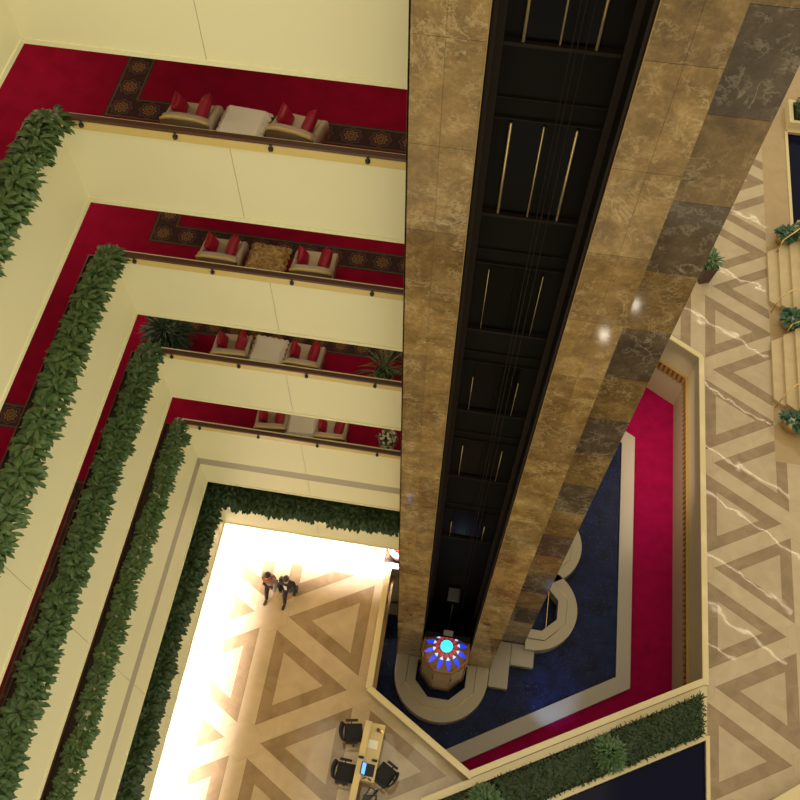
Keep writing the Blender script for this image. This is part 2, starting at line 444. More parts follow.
def make_table():
    t = thing('side_table', '-', 'table', (0, 0, 0), 0, 'side tables on the balconies')
    bm = BM(); box(bm, -0.25, 0.25, -0.25, 0.25, 0.58, 0.61); bevel(bm, 0.01, 1); link('tabletop', bm, M_['walnut'], t)
    bm = BM(); box(bm, -0.21, 0.21, -0.21, 0.21, 0.51, 0.58); link('apron', bm, M_['walnut'], t)
    for sx in (-1, 1):
        for sy in (-1, 1):
            bm = BM(); lathe(bm, [(0.016, 0), (0.026, 0.51)], 8, (sx*0.19, sy*0.19, 0)); link('leg', bm, M_['walnut'], t, True)
    return t

def cloth_mesh(name, m, seed):
    rnd = random.Random(seed); bm = BM(); n = 40; S = 0.385; g = {}
    ph = [rnd.uniform(0, 6.28) for _ in range(4)]
    for i in range(n+1):
        for j in range(n+1):
            x, y = -S+2*S*i/n, -S+2*S*j/n
            ox, oy = max(0, abs(x)-0.265), max(0, abs(y)-0.265)
            d = math.hypot(ox, oy); z = 0.616 - d*1.0
            k = min(1, d/0.09)
            fx = 0.034*math.sin(y*27+ph[0])*k; fy = 0.034*math.sin(x*27+ph[1])*k
            px = math.copysign(min(abs(x), 0.26+ox*0.5), x) + (math.copysign(fx, x) if ox > 0 else 0)
            py = math.copysign(min(abs(y), 0.26+oy*0.5), y) + (math.copysign(fy, y) if oy > 0 else 0)
            z += 0.004*math.exp(-((x-0.02*math.sin(ph[2]))/0.012)**2)
            g[i, j] = bm.verts.new((px, py, z))
    for i in range(n):
        for j in range(n): bm.faces.new((g[i, j], g[i+1, j], g[i+1, j+1], g[i, j+1]))
    o = link(name, bm, m, None, True)
    so = o.modifiers.new('thick', 'SOLIDIFY'); so.thickness = 0.004; so.offset = 1
    return o

rims = mat('rim_highlight_gold', (0.88, 0.66, 0.28), 0.35)  # golden highlight along the back's top edge is put into the rim colour
arm0 = make_armchair(rims); tab0 = make_table(); cush = make_cushion()
CHX = [(-4.46, -2.93), (-4.47, -2.88), (-4.72, -3.27), (-4.25, -2.90)]
CHY = [9.39, 9.28, 9.19, 9.16]
TX = [(-3.68, 9.25), (-3.66, 9.16), (-3.98, 9.14), (-3.56, 9.14)]
first = True
for i in range(4):
    clothname = 'gold-brown clothed' if i == 1 else 'white-clothed'
    for k, sd in enumerate(('left', 'right')):
        lab = 'beige armchair with red cushions %s of the %s table on the %s balcony' % (sd, clothname, ORD[i])
        loc = (CHX[i][k], CHY[i]+random.uniform(-.02, .02), CZ[i]); rz = math.radians(random.uniform(-6, 6) + (-3 if k else 3))
        if first: arm0.location = loc; arm0.rotation_euler.z = rz; arm0['label'] = lab; arm0.scale = (.92, .92, .92); first = False
        else: dup(arm0, loc, rz, lab, None, .92)
        for s, an in ((-1, 'left'), (1, 'right')):
            c = bpy.data.objects.new('cushion', cush); C.objects.link(c)
            mr = Matrix.Translation(loc) @ Matrix.Rotation(rz, 4, 'Z') @ Matrix.Translation((s*0.19, (0.02 if s > 0 else 0.06) + random.uniform(-.03, .03), 0.60 if s > 0 else 0.55)) @ \
                Matrix.Rotation(s*random.uniform(-0.02, 0.06), 4, 'Z') @ Matrix.Rotation(s*math.radians(-68), 4, 'Y') @ Matrix.Rotation(math.radians(random.uniform(38, 50)) if s > 0 else 0.1, 4, 'Z')
            if s < 0: mr = mr @ Matrix.Scale(0.72, 4)
            c.matrix_world = mr
            tag(c, 'red silk cushion against the %s arm of the %s armchair on the %s balcony' % (an, sd, ORD[i]), 'cushion', 'red cushions on the armchairs')
    tl = (TX[i][0], TX[i][1], CZ[i]); rz = math.radians((-4, -2, -3, 4)[i])
    lab = 'small dark wooden table under the %s cloth on the %s balcony' % ('gold-brown' if i == 1 else 'white', ORD[i])
    if i == 0: tab0.location = tl; tab0.rotation_euler.z = rz; tab0['label'] = lab
    else: dup(tab0, tl, rz, lab)
    o = cloth_mesh('tablecloth', M_['goldcloth'] if i == 1 else M_['white'], i)
    o.location = tl; o.rotation_euler.z = rz
    tag(o, '%s tablecloth with wavy edge on the table of the %s balcony' % ('gold-brown patterned' if i == 1 else 'white', ORD[i]), 'tablecloth', 'tablecloths on the balconies')

# ------------------------------------------------------------------ plants
def leaf(bm, base, az, el, L, W, droop, rnd, segs=4, mi=0):
    """a folded lance-shaped leaf: starts at base, heads to azimuth az, elevation el, droops along its length"""
    d = Vector((math.cos(az), math.sin(az), 0)); side = Vector((-math.sin(az), math.cos(az), 0))
    p = Vector(base); e = el; rows = []
    for k in range(segs+1):
        u = k/segs
        w = W*(math.sin(PI*min(1, (u*0.92+0.05)))**0.8) if k < segs else 0.003
        up = Vector((-math.cos(az)*math.sin(e), -math.sin(az)*math.sin(e), math.cos(e)))
        rows.append((bm.verts.new(p - side*w*0.5 + up*w*0.16), bm.verts.new(p), bm.verts.new(p + side*w*0.5 + up*w*0.16)))
        p = p + (d*math.cos(e) + Vector((0, 0, math.sin(e))))*(L/segs); e -= droop/segs
    for a, b in zip(rows, rows[1:]):
        f = bm.faces.new((a[0], a[1], b[1], b[0])); f.material_index = mi; f.smooth = True
        f = bm.faces.new((a[1], a[2], b[2], b[1])); f.material_index = mi; f.smooth = True

def clump_mesh(seed, n, rx, ry, hgt, L, W, m, droop=(0.5, 1.6), bias=0.0):
    rnd = random.Random(seed); bm = BM()
    for k in range(n):
        a = rnd.uniform(0, 2*PI); q = math.sqrt(rnd.random()); z = hgt*(1-0.75*q*q)*rnd.uniform(0.45, 1.0)
        b = (rx*q*math.cos(a), ry*q*math.sin(a), z)
        aa = a + rnd.uniform(-0.7, 0.7)
        leaf(bm, b, aa, rnd.uniform(0.15, 0.8)*(1.1-0.8*q), L*rnd.uniform(0.75, 1.2), W*rnd.uniform(0.8, 1.15), rnd.uniform(*droop), rnd)
    me = bpy.data.meshes.new('leafy_plant'); bm.to_mesh(me); bm.free(); me.materials.append(m)
    return me

def row(name, label, group, meshes, p0, p1, step, z, jit=0.05, smin=0.9, smax=1.15, planter=None):
    d = Vector((p1[0]-p0[0], p1[1]-p0[1])); n = max(1, int(d.length/step))
    for k in range(n+1):
        q = Vector(p0) + d*(k/n)
        o = bpy.data.objects.new(name, random.choice(meshes)); C.objects.link(o)
        o.location = (q.x+random.uniform(-jit, jit), q.y+random.uniform(-jit, jit), z+random.uniform(-.03, .03))
        o.rotation_euler = (random.uniform(-.12, .12), random.uniform(-.12, .12), random.uniform(0, 6.28))
        s = random.uniform(smin, smax); o.scale = (s, s, s)
        tag(o, label, 'plant', group)

def trough(label, x0, x1, y0, y1, z0, z1):
    t = thing('planter_trough', label, 'planter', ((x0+x1)/2, (y0+y1)/2, z0))
    dx, dy, h = (x1-x0)/2, (y1-y0)/2, z1-z0; w = 0.025
    bm = BM(); box(bm, -dx, dx, -dy, -dy+w, 0, h); box(bm, -dx, dx, dy-w, dy, 0, h); box(bm, -dx, -dx+w, -dy+w, dy-w, 0, h); box(bm, dx-w, dx, -dy+w, dy-w, 0, h)
    box(bm, -dx+w, dx-w, -dy+w, dy-w, 0, 0.02); link('trough_body', bm, M_['wood'], t)
    bm = BM(); box(bm, -dx+w, dx-w, -dy+w, dy-w, h-0.2, h-0.03); link('soil_fill', bm, M_['soil'], t)

A = [clump_mesh(10+k, 84, 0.165, 0.165, 0.30, 0.20, 0.072, M_['leaf']) for k in range(4)]
B = [clump_mesh(20+k, 84, 0.17, 0.17, 0.30, 0.19, 0.075, M_['leaf_mid']) for k in range(4)]
D = [clump_mesh(40+k, 95, 0.19, 0.19, 0.24, 0.19, 0.08, M_['leaf_dark'], (0.8, 1.9)) for k in range(4)]
ymin = [5.6, 2.6, 0.6, 0.0]
for i in range(4):
    zt = RZ[i]-0.07
    trough('dark wooden planter trough along the left parapet of the %s balcony' % ORD[i], XL-0.40, XL-0.151, ymin[i]-0.3, 8.46, CZ[i], zt-0.02)
    row('leafy_plant', 'broad-leaved green plant in the row along the left parapet of the %s balcony' % ORD[i],
        'plants along the left parapet of the %s balcony' % ORD[i], B if i in (2,) else A, (XL-0.03, 8.38), (XL-0.03, ymin[i]), 0.23, zt-0.06,
        0.045, (0.92, 0.88, 0.88, 0.70)[i], (1.1, 1.05, 1.05, 0.86)[i])
trough('dark wooden planter trough along the left mezzanine parapet', XL-0.40, XL-0.151, -0.6, 8.4, 4.9, 5.75)
trough('dark wooden planter trough along the back mezzanine parapet', XL-0.40, -1.15, YB+0.101, YB+0.36, 4.9, 5.75)
row('trailing_plant', 'dark green trailing plant along the left parapet of the mezzanine', 'plants along the left mezzanine parapet', D, (XL-0.13, 8.5), (XL-0.13, -0.3), 0.20, 5.78, 0.05, 1.0, 1.25)
row('trailing_plant', 'dark green trailing plant along the back parapet of the mezzanine', 'plants along the back mezzanine parapet', D, (XL-0.05, YB+0.14), (-1.3, YB+0.14), 0.20, 5.78, 0.05, 1.0, 1.25)

def pot_plant(name, label, loc, prof, potm, fol, folm, n, L, W, droop, rx, hgt, zoff, flowers=None, soil=True, segs=4, seed=1):
    t = thing(name, label, 'plant', loc); rnd = random.Random(seed)
    bm = BM(); lathe(bm, prof, 24, cap=False)
    bm.faces.new([v for v in bm.verts][:24][::-1]); o = link('pot', bm, potm, t, True)
    rt = prof[-1][0]; zt = prof[-1][1]
    bm = BM(); lathe(bm, [(rt*0.9, zt-0.06), (rt*0.9, zt-0.04)], 20); link('soil_fill', bm, M_['soil'] if soil is True else soil, t)
    bm = BM()
    for k in range(n):
        a = rnd.uniform(0, 2*PI); q = rnd.random()**0.6
        b = (rx*q*math.cos(a), rx*q*math.sin(a), zt-0.04+hgt*(1-q)*rnd.random())
        leaf(bm, b, a+rnd.uniform(-.5, .5), rnd.uniform(0.2, 1.2)*(1.1-0.7*q), L*rnd.uniform(.7, 1.2), W, rnd.uniform(*droop), rnd, segs)
    link('foliage', bm, folm, t)
    if flowers:
        bm = BM()
        for k in range(flowers[1]):
            a = rnd.uniform(0, 2*PI); q = math.sqrt(rnd.random())*flowers[2]
            bmesh.ops.create_icosphere(bm, subdivisions=1, radius=flowers[3], matrix=Matrix.Translation((q*math.cos(a), q*math.sin(a), zt+flowers[4]*(1-0.5*(q/flowers[2])**2))))
        link('blossoms', bm, flowers[0], t, True)
    return t

bowl = [(0.10, 0), (0.15, 0.03), (0.2, 0.16), (0.21, 0.26), (0.19, 0.28)]
pot_plant('potted_fern', 'dark fine-leaved fern in a pot at the left corner of the third highest balcony', (-6.05, 9.22, CZ[2]),
          [(0.13, 0), (0.17, 0.2), (0.2, 0.42), (0.19, 0.44)], M_['whitepot'], None, M_['pine'], 420, 0.44, 0.03, (0.5, 1.6), 0.16, 0.50, 0, seed=3)
pot_plant('potted_palm', 'sparse green palm in a cream pot at the right end of the third highest balcony', (-1.68, 9.10, CZ[2]), [(0.13, 0), (0.16, 0.2), (0.2, 0.42), (0.19, 0.44)],
          M_['whitepot'], None, M_['bush'], 40, 0.52, 0.03, (0.5, 1.6), 0.08, 0.45, 0, seed=5)
pot_plant('flower_bowl', 'round bowl of cream flowers and leaves at right end of the lowest red-carpeted balcony', (-1.62, 9.08, CZ[3]), [(0.10, 0), (0.15, 0.03), (0.19, 0.4), (0.2, 0.55), (0.19, 0.57)],
          M_['whitepot'], None, M_['bush'], 40, 0.16, 0.06, (0.4, 1.4), 0.12, 0.1, 0, flowers=(M_['whiteflower'], 34, 0.19, 0.032, 0.10), seed=6)

# ------------------------------------------------------------------ lobby floor and the opening
oA, oB, oC, oD, oE = (-1.56, 5.67), (1.52, 3.86), (7.90, 7.46), (7.78, 18.6), (5.2, 20.17)
oE2, oG, oF = (3.1, 20.1), (3.1, 9.30), (-1.60, 9.30)
hole = [oA, oB, oC, oD, oE, oE2, oG, oF]
pool2 = [(8.1, 6.0), (8.16, -2.4), (1.0, -2.4), (1.0, 1.98)]
pool3 = [(11.5, 25.6), (11.5, 30.75), (20, 30.75), (20, 25.6)]
bm = BM(); ring(bm, [(-14, -8), (34, -8), (34, 75), (-14, 75)], [hole, pool2, pool3], -0.4, 0.0)
struct('floor', bm, M_['floor'])
for nm, pp, lb in (('pool_water', pool2, 'dark navy pool beside the clipped hedge at the bottom right'), ('pool_water', pool3, 'dark navy pool at the far right edge behind the steps')):
    bm = BM(); bm.faces.new([bm.verts.new((p[0], p[1], -0.10)) for p in pp]); bmesh.ops.recalc_face_normals(bm, faces=bm.faces[:])
    if bm.faces[:][0].normal.z < 0: bmesh.ops.reverse_faces(bm, faces=bm.faces[:])
    o = link(nm, bm, M_['water_still']); tag(o, lb, 'pool water', kind='stuff')
    bm = BM()
    for a, b in zip(pp, pp[1:]+pp[:1]): obox(bm, a, b, -0.0, 0.11, 0.0, 0.035)
    struct('trim_pool_edge', bm, M_['cap'])

CAPN = [0]
def balus(name, p0, p1, zb, side, e0=0.0, e1=0.0, nm='wall'):
    """stone parapet: wall on the outer side of the opening, wider cap"""
    bm = BM(); obox(bm, p0, p1, side*-0.02, side*0.13, zb, 0.44, 0, e0, e1)
    o = struct(name, bm, M_['parapet'])
    CAPN[0] += 1
    bm = BM(); obox(bm, p0, p1, side*-0.035, side*0.15, 0.441, 0.50+0.003*CAPN[0], 0, e0, e1); bevel(bm, 0.012, 1); link('cap', bm, M_['cap'], o)
# polygon runs counter-clockwise, so the lobby lies to the right (side -1)
balus('wall_opening_front_left', oA, oB, -0.5, -1, 0.05, 0.13)
balus('wall_opening_front', oB, oC, -0.5, -1, 0.05, 0.10)
balus('wall_opening_right', oC, oD, -2.9, -1, 0.16, 0.05)
balus('wall_opening_back', oD, oE, -2.9, -1, 0.05, 1.2)
balus('wall_opening_back_left', (-1.0, 9.30), oF, -2.9, -1, 0.0, 0.15)
balus('wall_opening_left', oF, oA, -0.5, -1, 0.0, 0.05)

def dentils(name, p0, p1, z0, z1, e0=0, e1=0):
    bm = BM(); d = Vector((p1[0]-p0[0], p1[1]-p0[1])); L = d.length; d.normalize()
    obox(bm, p0, p1, 0.0, 0.02, z0, z1, 0, e0, e1)
    k = 0.04
    while k < L:
        a = Vector(p0)+d*k; b = a+d*0.10
        obox(bm, a, b, 0.02, 0.10, z0+0.06, z1-0.04); k += 0.19
    obox(bm, p0, p1, 0.02, 0.12, z1-0.04, z1+(0.003 if e1 else 0), 0, e0, e1)
    struct(name, bm, M_['gold'])
dentils('trim_dentils_right', oC, oD, -1.43, -0.86)
dentils('trim_dentils_back', oD, oE, -1.43, -0.86, 0, 0.8)
dentils('trim_dentils_left', oF, oA, -0.42, -0.12)

# basement: carpet, pool, coping
bm = BM(); box(bm, -8, 16, -2, 26, -3.1, -2.9); struct('floor_lower_carpet', bm, M_['carpet_plain'])
pin = [(-1.18, 3.68), (0.92, 4.88), (6.03, 7.96), (5.86, 16.57), (2.98, 18.24), (2.98, 8.49), (1.96, 8.49), (1.96, 7.47), (-1.09, 7.47), (-1.09, 8.83), (-3.43, 8.83), (-3.43, 4.90)]
pout = [(-1.08, 3.14), (1.18, 4.43), (6.50, 7.67), (6.33, 16.87), (2.55, 19.02), (2.55, 9.20), (-3.92, 9.20), (-3.92, 4.71)]
pin2 = pin[:5]+[(2.98, 8.83)]+pin[10:]
bm = BM(); ring(bm, pout, [pin2], -2.9, -2.75); o = struct('trim_pool_coping', bm, M_['coping'])
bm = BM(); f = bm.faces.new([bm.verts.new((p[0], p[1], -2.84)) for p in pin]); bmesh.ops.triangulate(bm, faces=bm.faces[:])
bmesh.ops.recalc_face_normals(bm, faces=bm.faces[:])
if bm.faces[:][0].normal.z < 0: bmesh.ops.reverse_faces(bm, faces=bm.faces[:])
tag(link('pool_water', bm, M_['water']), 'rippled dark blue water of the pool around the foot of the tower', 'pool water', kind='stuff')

# ------------------------------------------------------------------ tower
TX0, TX1, TY, TX2, TY2, TT = -1.09, 1.96, 7.47, 2.97, 8.49, 24.5
SX0, SX1, SYB = -0.314, 1.196, 8.69
bm = BM()
box(bm, TX0+.02, SX0, TY+.02, 14, -2.9, TT, 3); box(bm, SX1, TX1-.02, TY+.02, SYB+.3, -2.9, TT, 3)
box(bm, SX0, TX2-.02, SYB+.3, 14, -2.9, TT, 3); box(bm, TX1-.02, TX2-.02, TY2+.02, SYB+.3, -2.9, TT, 3)
rnd = random.Random(4)
def panels(x0, x1, y, mats, zstart=20.03, hh=1.451, split=None):
    k = -16
    while True:
        z0 = zstart + (k)*hh; z1 = z0+hh; k += 1
        if z0 > TT: break
        z0c = max(z0, -2.9)
        if z1 < -2.8: continue
        mi = mats(k)
        if split:
            xs = [x0, x0+(x1-x0)*split, x1]
        else: xs = [x0, x1]
        for a, b in zip(xs, xs[1:]): box(bm, a+0.0015, b-0.0015, y, y+0.03, z0c+0.003, z1-0.003, mi if not split else (mi if rnd.random() < .8 else (mi+1) % 2))
panels(TX0, SX0, TY, lambda k: (0, 1, 0, 0, 1)[k % 5], split=0.48)
panels(SX1, TX1, TY, lambda k: (0, 0, 1)[k % 3], split=0.5)
panels(TX1-.02, TX2, TY2, lambda k: 2 if k % 2 else 1)
# side returns
box(bm, TX0-.0, TX0+.02, TY, 14, -2.9, TT, 1); box(bm, TX1-.02, TX1, TY+.03, TY2, -2.9, TT, 1); box(bm, TX2-.02, TX2, TY2+.03, 14, -2.9, TT, 1)
struct('wall_tower', bm, [M_['marble'], M_['marble_mid'], M_['marble_dark'], M_['joint']])
bm = BM(); box(bm, SX0-.004, SX0+.005, TY-.006, TY+.03, -2.4, TT); struct('trim_shaft_left', bm, M_['gold'])
bm = BM(); box(bm, SX1-.005, SX1+.004, TY-.006, TY+.03, -2.4, TT); struct('trim_shaft_right', bm, M_['gold'])
# the shaft lining
bm = BM(); box(bm, SX0, SX1, SYB+.06, SYB+.3, -2.9, TT); box(bm, SX0, SX0+.012, TY+.04, SYB+.06, -2.9, TT); box(bm, SX1-.012, SX1, TY+.04, SYB+.06, -2.9, TT)
struct('wall_shaft', bm, M_['shaft'])
bm = BM()
box(bm, SX0+.012, SX0+.13, SYB-.10, SYB+.06, -2.9, TT); box(bm, SX1-.10, SX1-.012, SYB-.45, SYB-.38, -2.9, TT); box(bm, SX1-.045, SX1-.012, TY+.06, TY+.12, -2.9, TT)
box(bm, SX0+.012, SX0+.06, TY+.3, TY+.36, -2.9, TT)
struct('trim_shaft_frames', bm, M_['shaft_brown'])
SILL = [20.59, 17.73, 14.87, 12.09, 9.09, 5.41]
RODS = [(1, 1, 1), (1, 1, 1), (1, 0, 1), (1, 0, 1), (1, 0, 1), (1, 0, 1)]
RL = [1.65, 1.65, 1.58, 1.2, 1.44, 0.96]
for n, s in enumerate(SILL):
    bm = BM(); box(bm, SX0+.13, SX1-.012, SYB-.03, SYB+.06, s-.08, s-.03); o = struct('door_%d' % (n+1), bm, M_['shaft_brown'])
    for a, b in ((0.05, 0.44), (0.45, 0.84)):
        bm = BM(); box(bm, a, b, SYB+.03, SYB+.06, s-.03, s+1.65); link('door_panel', bm, M_['door'], o)
    bm = BM(); box(bm, SX0+.13, SX1-.012, SYB+.02, SYB+.06, s+1.66, s+1.675); link('lintel', bm, M_['shaft_brown'], o)
    bm = BM(); box(bm, SX0+.13, SX1-.012, SYB+.03, SYB+.06, s+1.98, s+1.99); link('fascia_line', bm, M_['shaft_brown'], o)
    for x, on in zip((0.035, 0.445, 0.855), RODS[n]):
        if on:
            r = (0.018, 0.018, 0.006, 0.006, 0.008, 0.010)[n] * (0.6 if x == 0.445 else 1)  # lower strips made thinner and shorter to imitate their dimmer reflections
            bm = BM(); tube(bm, [(x, SYB-0.0, s-.03), (x, SYB-0.0, s-.03+RL[n])], r, 8); link('brass_strip', bm, M_['rod'], o, True)
for x in (0.55, 0.61, 0.70):
    o_bm = BM(); tube(o_bm, [(x, 8.26, -0.1), (x, 8.26, TT)], 0.007, 8)
    tag(link('hoist_cable', o_bm, M_['shaft_brown']), {0.55: 'left one', 0.61: 'middle one', 0.70: 'right one'}[x] + ' of three thin hoist cables running down the dark lift shaft', 'cable', 'hoist cables in the lift shaft')

# lift curbs in the pool
def octo(c, r, a0=PI/8): return [(c[0]+r*math.cos(a0+k*PI/4), c[1]+r*math.sin(a0+k*PI/4)) for k in range(8)]
def curb(label, c, facing, ro, pit):
    t = thing('lift_curb', label, 'lift curb', (c[0], c[1], -2.9))
    n = 28; pts = []
    for k in range(n+1):
        a = facing - PI/2 + PI*k/n; pts.append((ro*math.cos(a), ro*math.sin(a)))
    b = Vector((math.cos(facing), math.sin(facing)))
    back = 0.42 if facing < 0 else 0.17
    pts.append((pts[-1][0]-b.x*back, pts[-1][1]-b.y*back)); pts.append((pts[0][0]-b.x*back, pts[0][1]-b.y*back))
    def clip(p):   # keep the hole in front of the tower
        q = p[0]*b.x + p[1]*b.y
        return (p[0]-b.x*min(0, q+back-0.03), p[1]-b.y*min(0, q+back-0.03))
    hole_ = [clip(p) for p in octo((0, 0), pit)]; h2 = [clip(p) for p in octo((0, 0), pit+0.33)]
    def dedup(ps):
        out = []
        for p in ps:
            if not out or (Vector(p)-Vector(out[-1])).length > 0.02: out.append(p)
        return out
    hole_, h2 = dedup(hole_), dedup(h2)
    bm = BM(); ring(bm, pts, [h2], 0.0, 0.50); link('outer_ledge', bm, M_['curb'], t)
    sh = lambda ps, k: [(p[0]*k, p[1]*k) for p in ps]
    bm = BM(); ring(bm, sh(h2, 0.985), [hole_], 0.05, 0.56); link('inner_ledge', bm, M_['curb'], t)
    bm = BM(); tube(bm, [(p[0]*1.0, p[1]*1.0, 0.515) for p in h2 if p[0]*b.x+p[1]*b.y > -back+0.1], 0.012, 6); link('brass_line', bm, M_['brass'], t)
    bm = BM(); prism(bm, sh(hole_, 0.995), 0.02, 0.05); link('pit_floor', bm, M_['shaft'], t)
LC = (0.42, 7.06)
curb('round beige stone curb around the lift at the front of the tower', LC, -PI/2, 1.50, 0.863)
curb('round beige stone curb around the dark pit right of the tower', (3.16, 9.73), 0.0, 1.44, 0.845)
curb('round beige stone curb partly hidden behind the tower edge', (3.16, 12.0), 0.0, 1.44, 0.845)
for (x0, x1, y0, y1, l) in ((1.95, 2.57, 6.96, 8.47, 'lower beige stone slab in the pool next to the lift curb'), (2.58, 3.33, 7.76, 8.47, 'upper beige stone slab in the pool right of the tower corner')):
    bm = BM(); box(bm, x0, x1, y0, y1, -2.9, -2.6); bevel(bm, 0.01, 1); tag(link('stone_slab', bm, M_['coping']), l, 'stone slab')

# ------------------------------------------------------------------ lift cab with stained-glass dome
cab = thing('lift_cab', 'scenic lift cab with glowing blue star stained-glass dome at the foot of the shaft', 'lift', (LC[0], LC[1]+0.02, -2.25))
def half_octo(r, yb, z): return [(x, min(y, yb), z) for x, y in octo((0, 0), r)]
glassm = mat('amber_glass', (0.20, 0.105, 0.04), 0.15); cabw = mat('cab_wood', (0.15, 0.068, 0.028), 0.3)
def octo_wall(bm, r0, z0, r1, z1, yb, mi=0):
    a = [bm.verts.new(p) for p in half_octo(r0, yb, z0)]; b = [bm.verts.new(p) for p in half_octo(r1, yb, z1)]
    for k in range(8):
        f = bm.faces.new((a[k], a[(k+1) % 8], b[(k+1) % 8], b[k])); f.material_index = mi
    return a, b
YBK = 0.40
bm = BM(); octo_wall(bm, 0.55, 0.0, 0.70, 0.28, YBK); octo_wall(bm, 0.70, 0.28, 0.72, 0.36, YBK); bm.faces.new([bm.verts.new(p) for p in half_octo(0.55, YBK, 0.0)][::-1])
link('lower_skirt', bm, M_['shaft_brown'], cab)
bm = BM(); octo_wall(bm, 0.70, 0.36, 0.70, 2.66, YBK); link('glass_wall', bm, glassm, cab)
for k, (x, y) in enumerate(octo((0, 0), 0.71)):
    if y < 0.3:
        bm = BM(); tube(bm, [(x, y, 0.34), (x, y, 2.68)], 0.02, 8); link('brass_post', bm, M_['brass'], cab, True)
bm = BM(); octo_wall(bm, 0.73, 2.64, 0.73, 2.77, YBK); octo_wall(bm, 0.73, 2.77, 0.66, 2.80, YBK); link('cornice', bm, mat('bronze_trim', (0.16, 0.085, 0.03), 0.35, 0.5), cab)
# dome: rings of glass cells, flat-shaded, one mesh per colour
def dome_z(r): return 3.18 - 0.95*r*r
NS = 10
def cell(bm, poly):
    vs = []
    for r, a in poly:
        x, y = r*math.cos(a), r*math.sin(a)
        vs.append(bm.verts.new((x, y, dome_z(r))))
    bm.faces.new(vs)
YC = 0.27   # the dome ends on a straight line at the back
def finish(bm):
    geom = bm.verts[:]+bm.edges[:]+bm.faces[:]
    bmesh.ops.bisect_plane(bm, geom=geom, plane_co=(0, YC, 0), plane_no=(0, 1, 0), clear_outer=True)
    bmesh.ops.recalc_face_normals(bm, faces=bm.faces[:])
    for f in bm.faces:
        if f.normal.z < 0: f.normal_flip()
E_ = lambda n, c, s: mat(n, tuple(v*0.5 for v in c), 0.2, emit=c, estr=s)
g_cy, g_bl, g_rd, g_wh = E_('cyan_glass', (0.05, 0.85, 1.0), 1.3), E_('blue_glass', (0.012, 0.045, 0.85), 0.95), E_('red_glass', (0.55, 0.05, 0.08), 0.6), E_('white_glass', (0.55, 0.72, 0.85), 0.9)
bm = BM()
for k in range(12): cell(bm, [(0, 0), (0.185, 2*PI*k/12), (0.185, 2*PI*(k+1)/12)])
finish(bm); bmesh.ops.remove_doubles(bm, verts=bm.verts[:], dist=0.001); link('centre_glass', bm, g_cy, cab)
bm = BM()
for k in range(24):
    if k % 2 == 0: cell(bm, [(0.20, 2*PI*k/24), (0.30, 2*PI*(k-.45)/24), (0.325, 2*PI*(k+.5)/24), (0.30, 2*PI*(k+1.45)/24), (0.20, 2*PI*(k+1)/24)])
finish(bm); link('red_ring_glass', bm, g_rd, cab)
NS = 12
for k in range(NS):
    a = 2*PI*(k+0.5)/NS; w = PI/NS
    if math.sin(a)*0.3 > YC: continue
    bm = BM(); cell(bm, [(0.31, a-0.1*w), (0.385, a-0.62*w), (0.395, a), (0.385, a+0.62*w), (0.31, a+0.1*w)]); finish(bm)
    if len(bm.faces): link('white_facet', bm, g_wh, cab)
    else: bm.free()
    bm = BM(); cell(bm, [(0.40, a-0.66*w), (0.50, a-0.50*w), (0.69, a), (0.50, a+0.50*w), (0.40, a+0.66*w)]); finish(bm)
    if len(bm.faces): link('blue_ray', bm, g_bl, cab)
    else: bm.free()
bm = BM()   # dark leaded ground just under the coloured glass
for q in range(8):
    for k in range(32):
        r0, r1 = 0.72*q/8, 0.72*(q+1)/8; a0, a1 = 2*PI*k/32, 2*PI*(k+1)/32
        vs = [bm.verts.new((r*math.cos(a), r*math.sin(a), dome_z(r)-0.012)) for r, a in ((r0, a0), (r1, a0), (r1, a1), (r0, a1))]
        bm.faces.new(vs)
bmesh.ops.remove_doubles(bm, verts=bm.verts[:], dist=0.0005); finish(bm); link('dome_shell', bm, cabw, cab)
bm = BM(); box(bm, -0.66, 0.66, YC+0.005, 0.42, 2.64, 2.94); link('rear_roof', bm, M_['shaft'], cab)
bm = BM(); box(bm, -0.14, 0.14, 0.33, 0.50, 2.94, 3.06); bevel(bm, 0.01, 1); link('roof_motor', bm, mat('grey_steel', (0.22, 0.2, 0.18), 0.4, 0.3), cab)
bm = BM(); box(bm, -0.17, 0.17, 1.22, 1.60, 3.5, 3.62); tube(bm, [(0.0, 1.12, 0.4), (0.0, 1.12, 3.55)], 0.015); 
link('guide_bracket', bm, mat('grey_steel_dark', (0.12, 0.11, 0.10), 0.4, 0.3), cab)

# ------------------------------------------------------------------ planter with clipped hedge beside the opening
dBC = (Vector(oC)-Vector(oB)).normalized(); nBC = Vector((dBC.y, -dBC.x))
def along(s, t): q = Vector(oB)+dBC*s+nBC*t; return (q.x, q.y)
LBC = (Vector(oC)-Vector(oB)).length
t = thing('hedge_planter', 'long cream stone planter between the opening parapet and the dark pool at bottom', 'planter', (0, 0, 0))
def endS(X, t): return (X-oB[0]-nBC.x*t)/dBC.x
def pbox(nm, s0, s1, t0, t1, z0, z1, m):
    bm = BM(); prism(bm, [along(endS(s0, t1), t1) if s0 > 6 else along(s0, t1), along(endS(s1, t1), t1), along(endS(s1, t0), t0), along(endS(s0, t0), t0) if s0 > 6 else along(s0, t0)], z0, z1); bmesh.ops.recalc_face_normals(bm, faces=bm.faces[:]); return link(nm, bm, m, t)
pbox('inner_rim', -1.5, 8.02, 0.155, 0.36, 0, 0.42, M_['cap']); pbox('outer_rim', -1.5, 8.02, 1.34, 1.50, 0, 0.42, M_['cap'])
pbox('end_rim', 7.86, 8.02, 0.36, 1.34, 0, 0.42, M_['cap']); pbox('soil_fill', -1.5, 7.86, 0.36, 1.34, 0, 0.33, M_['soil'])
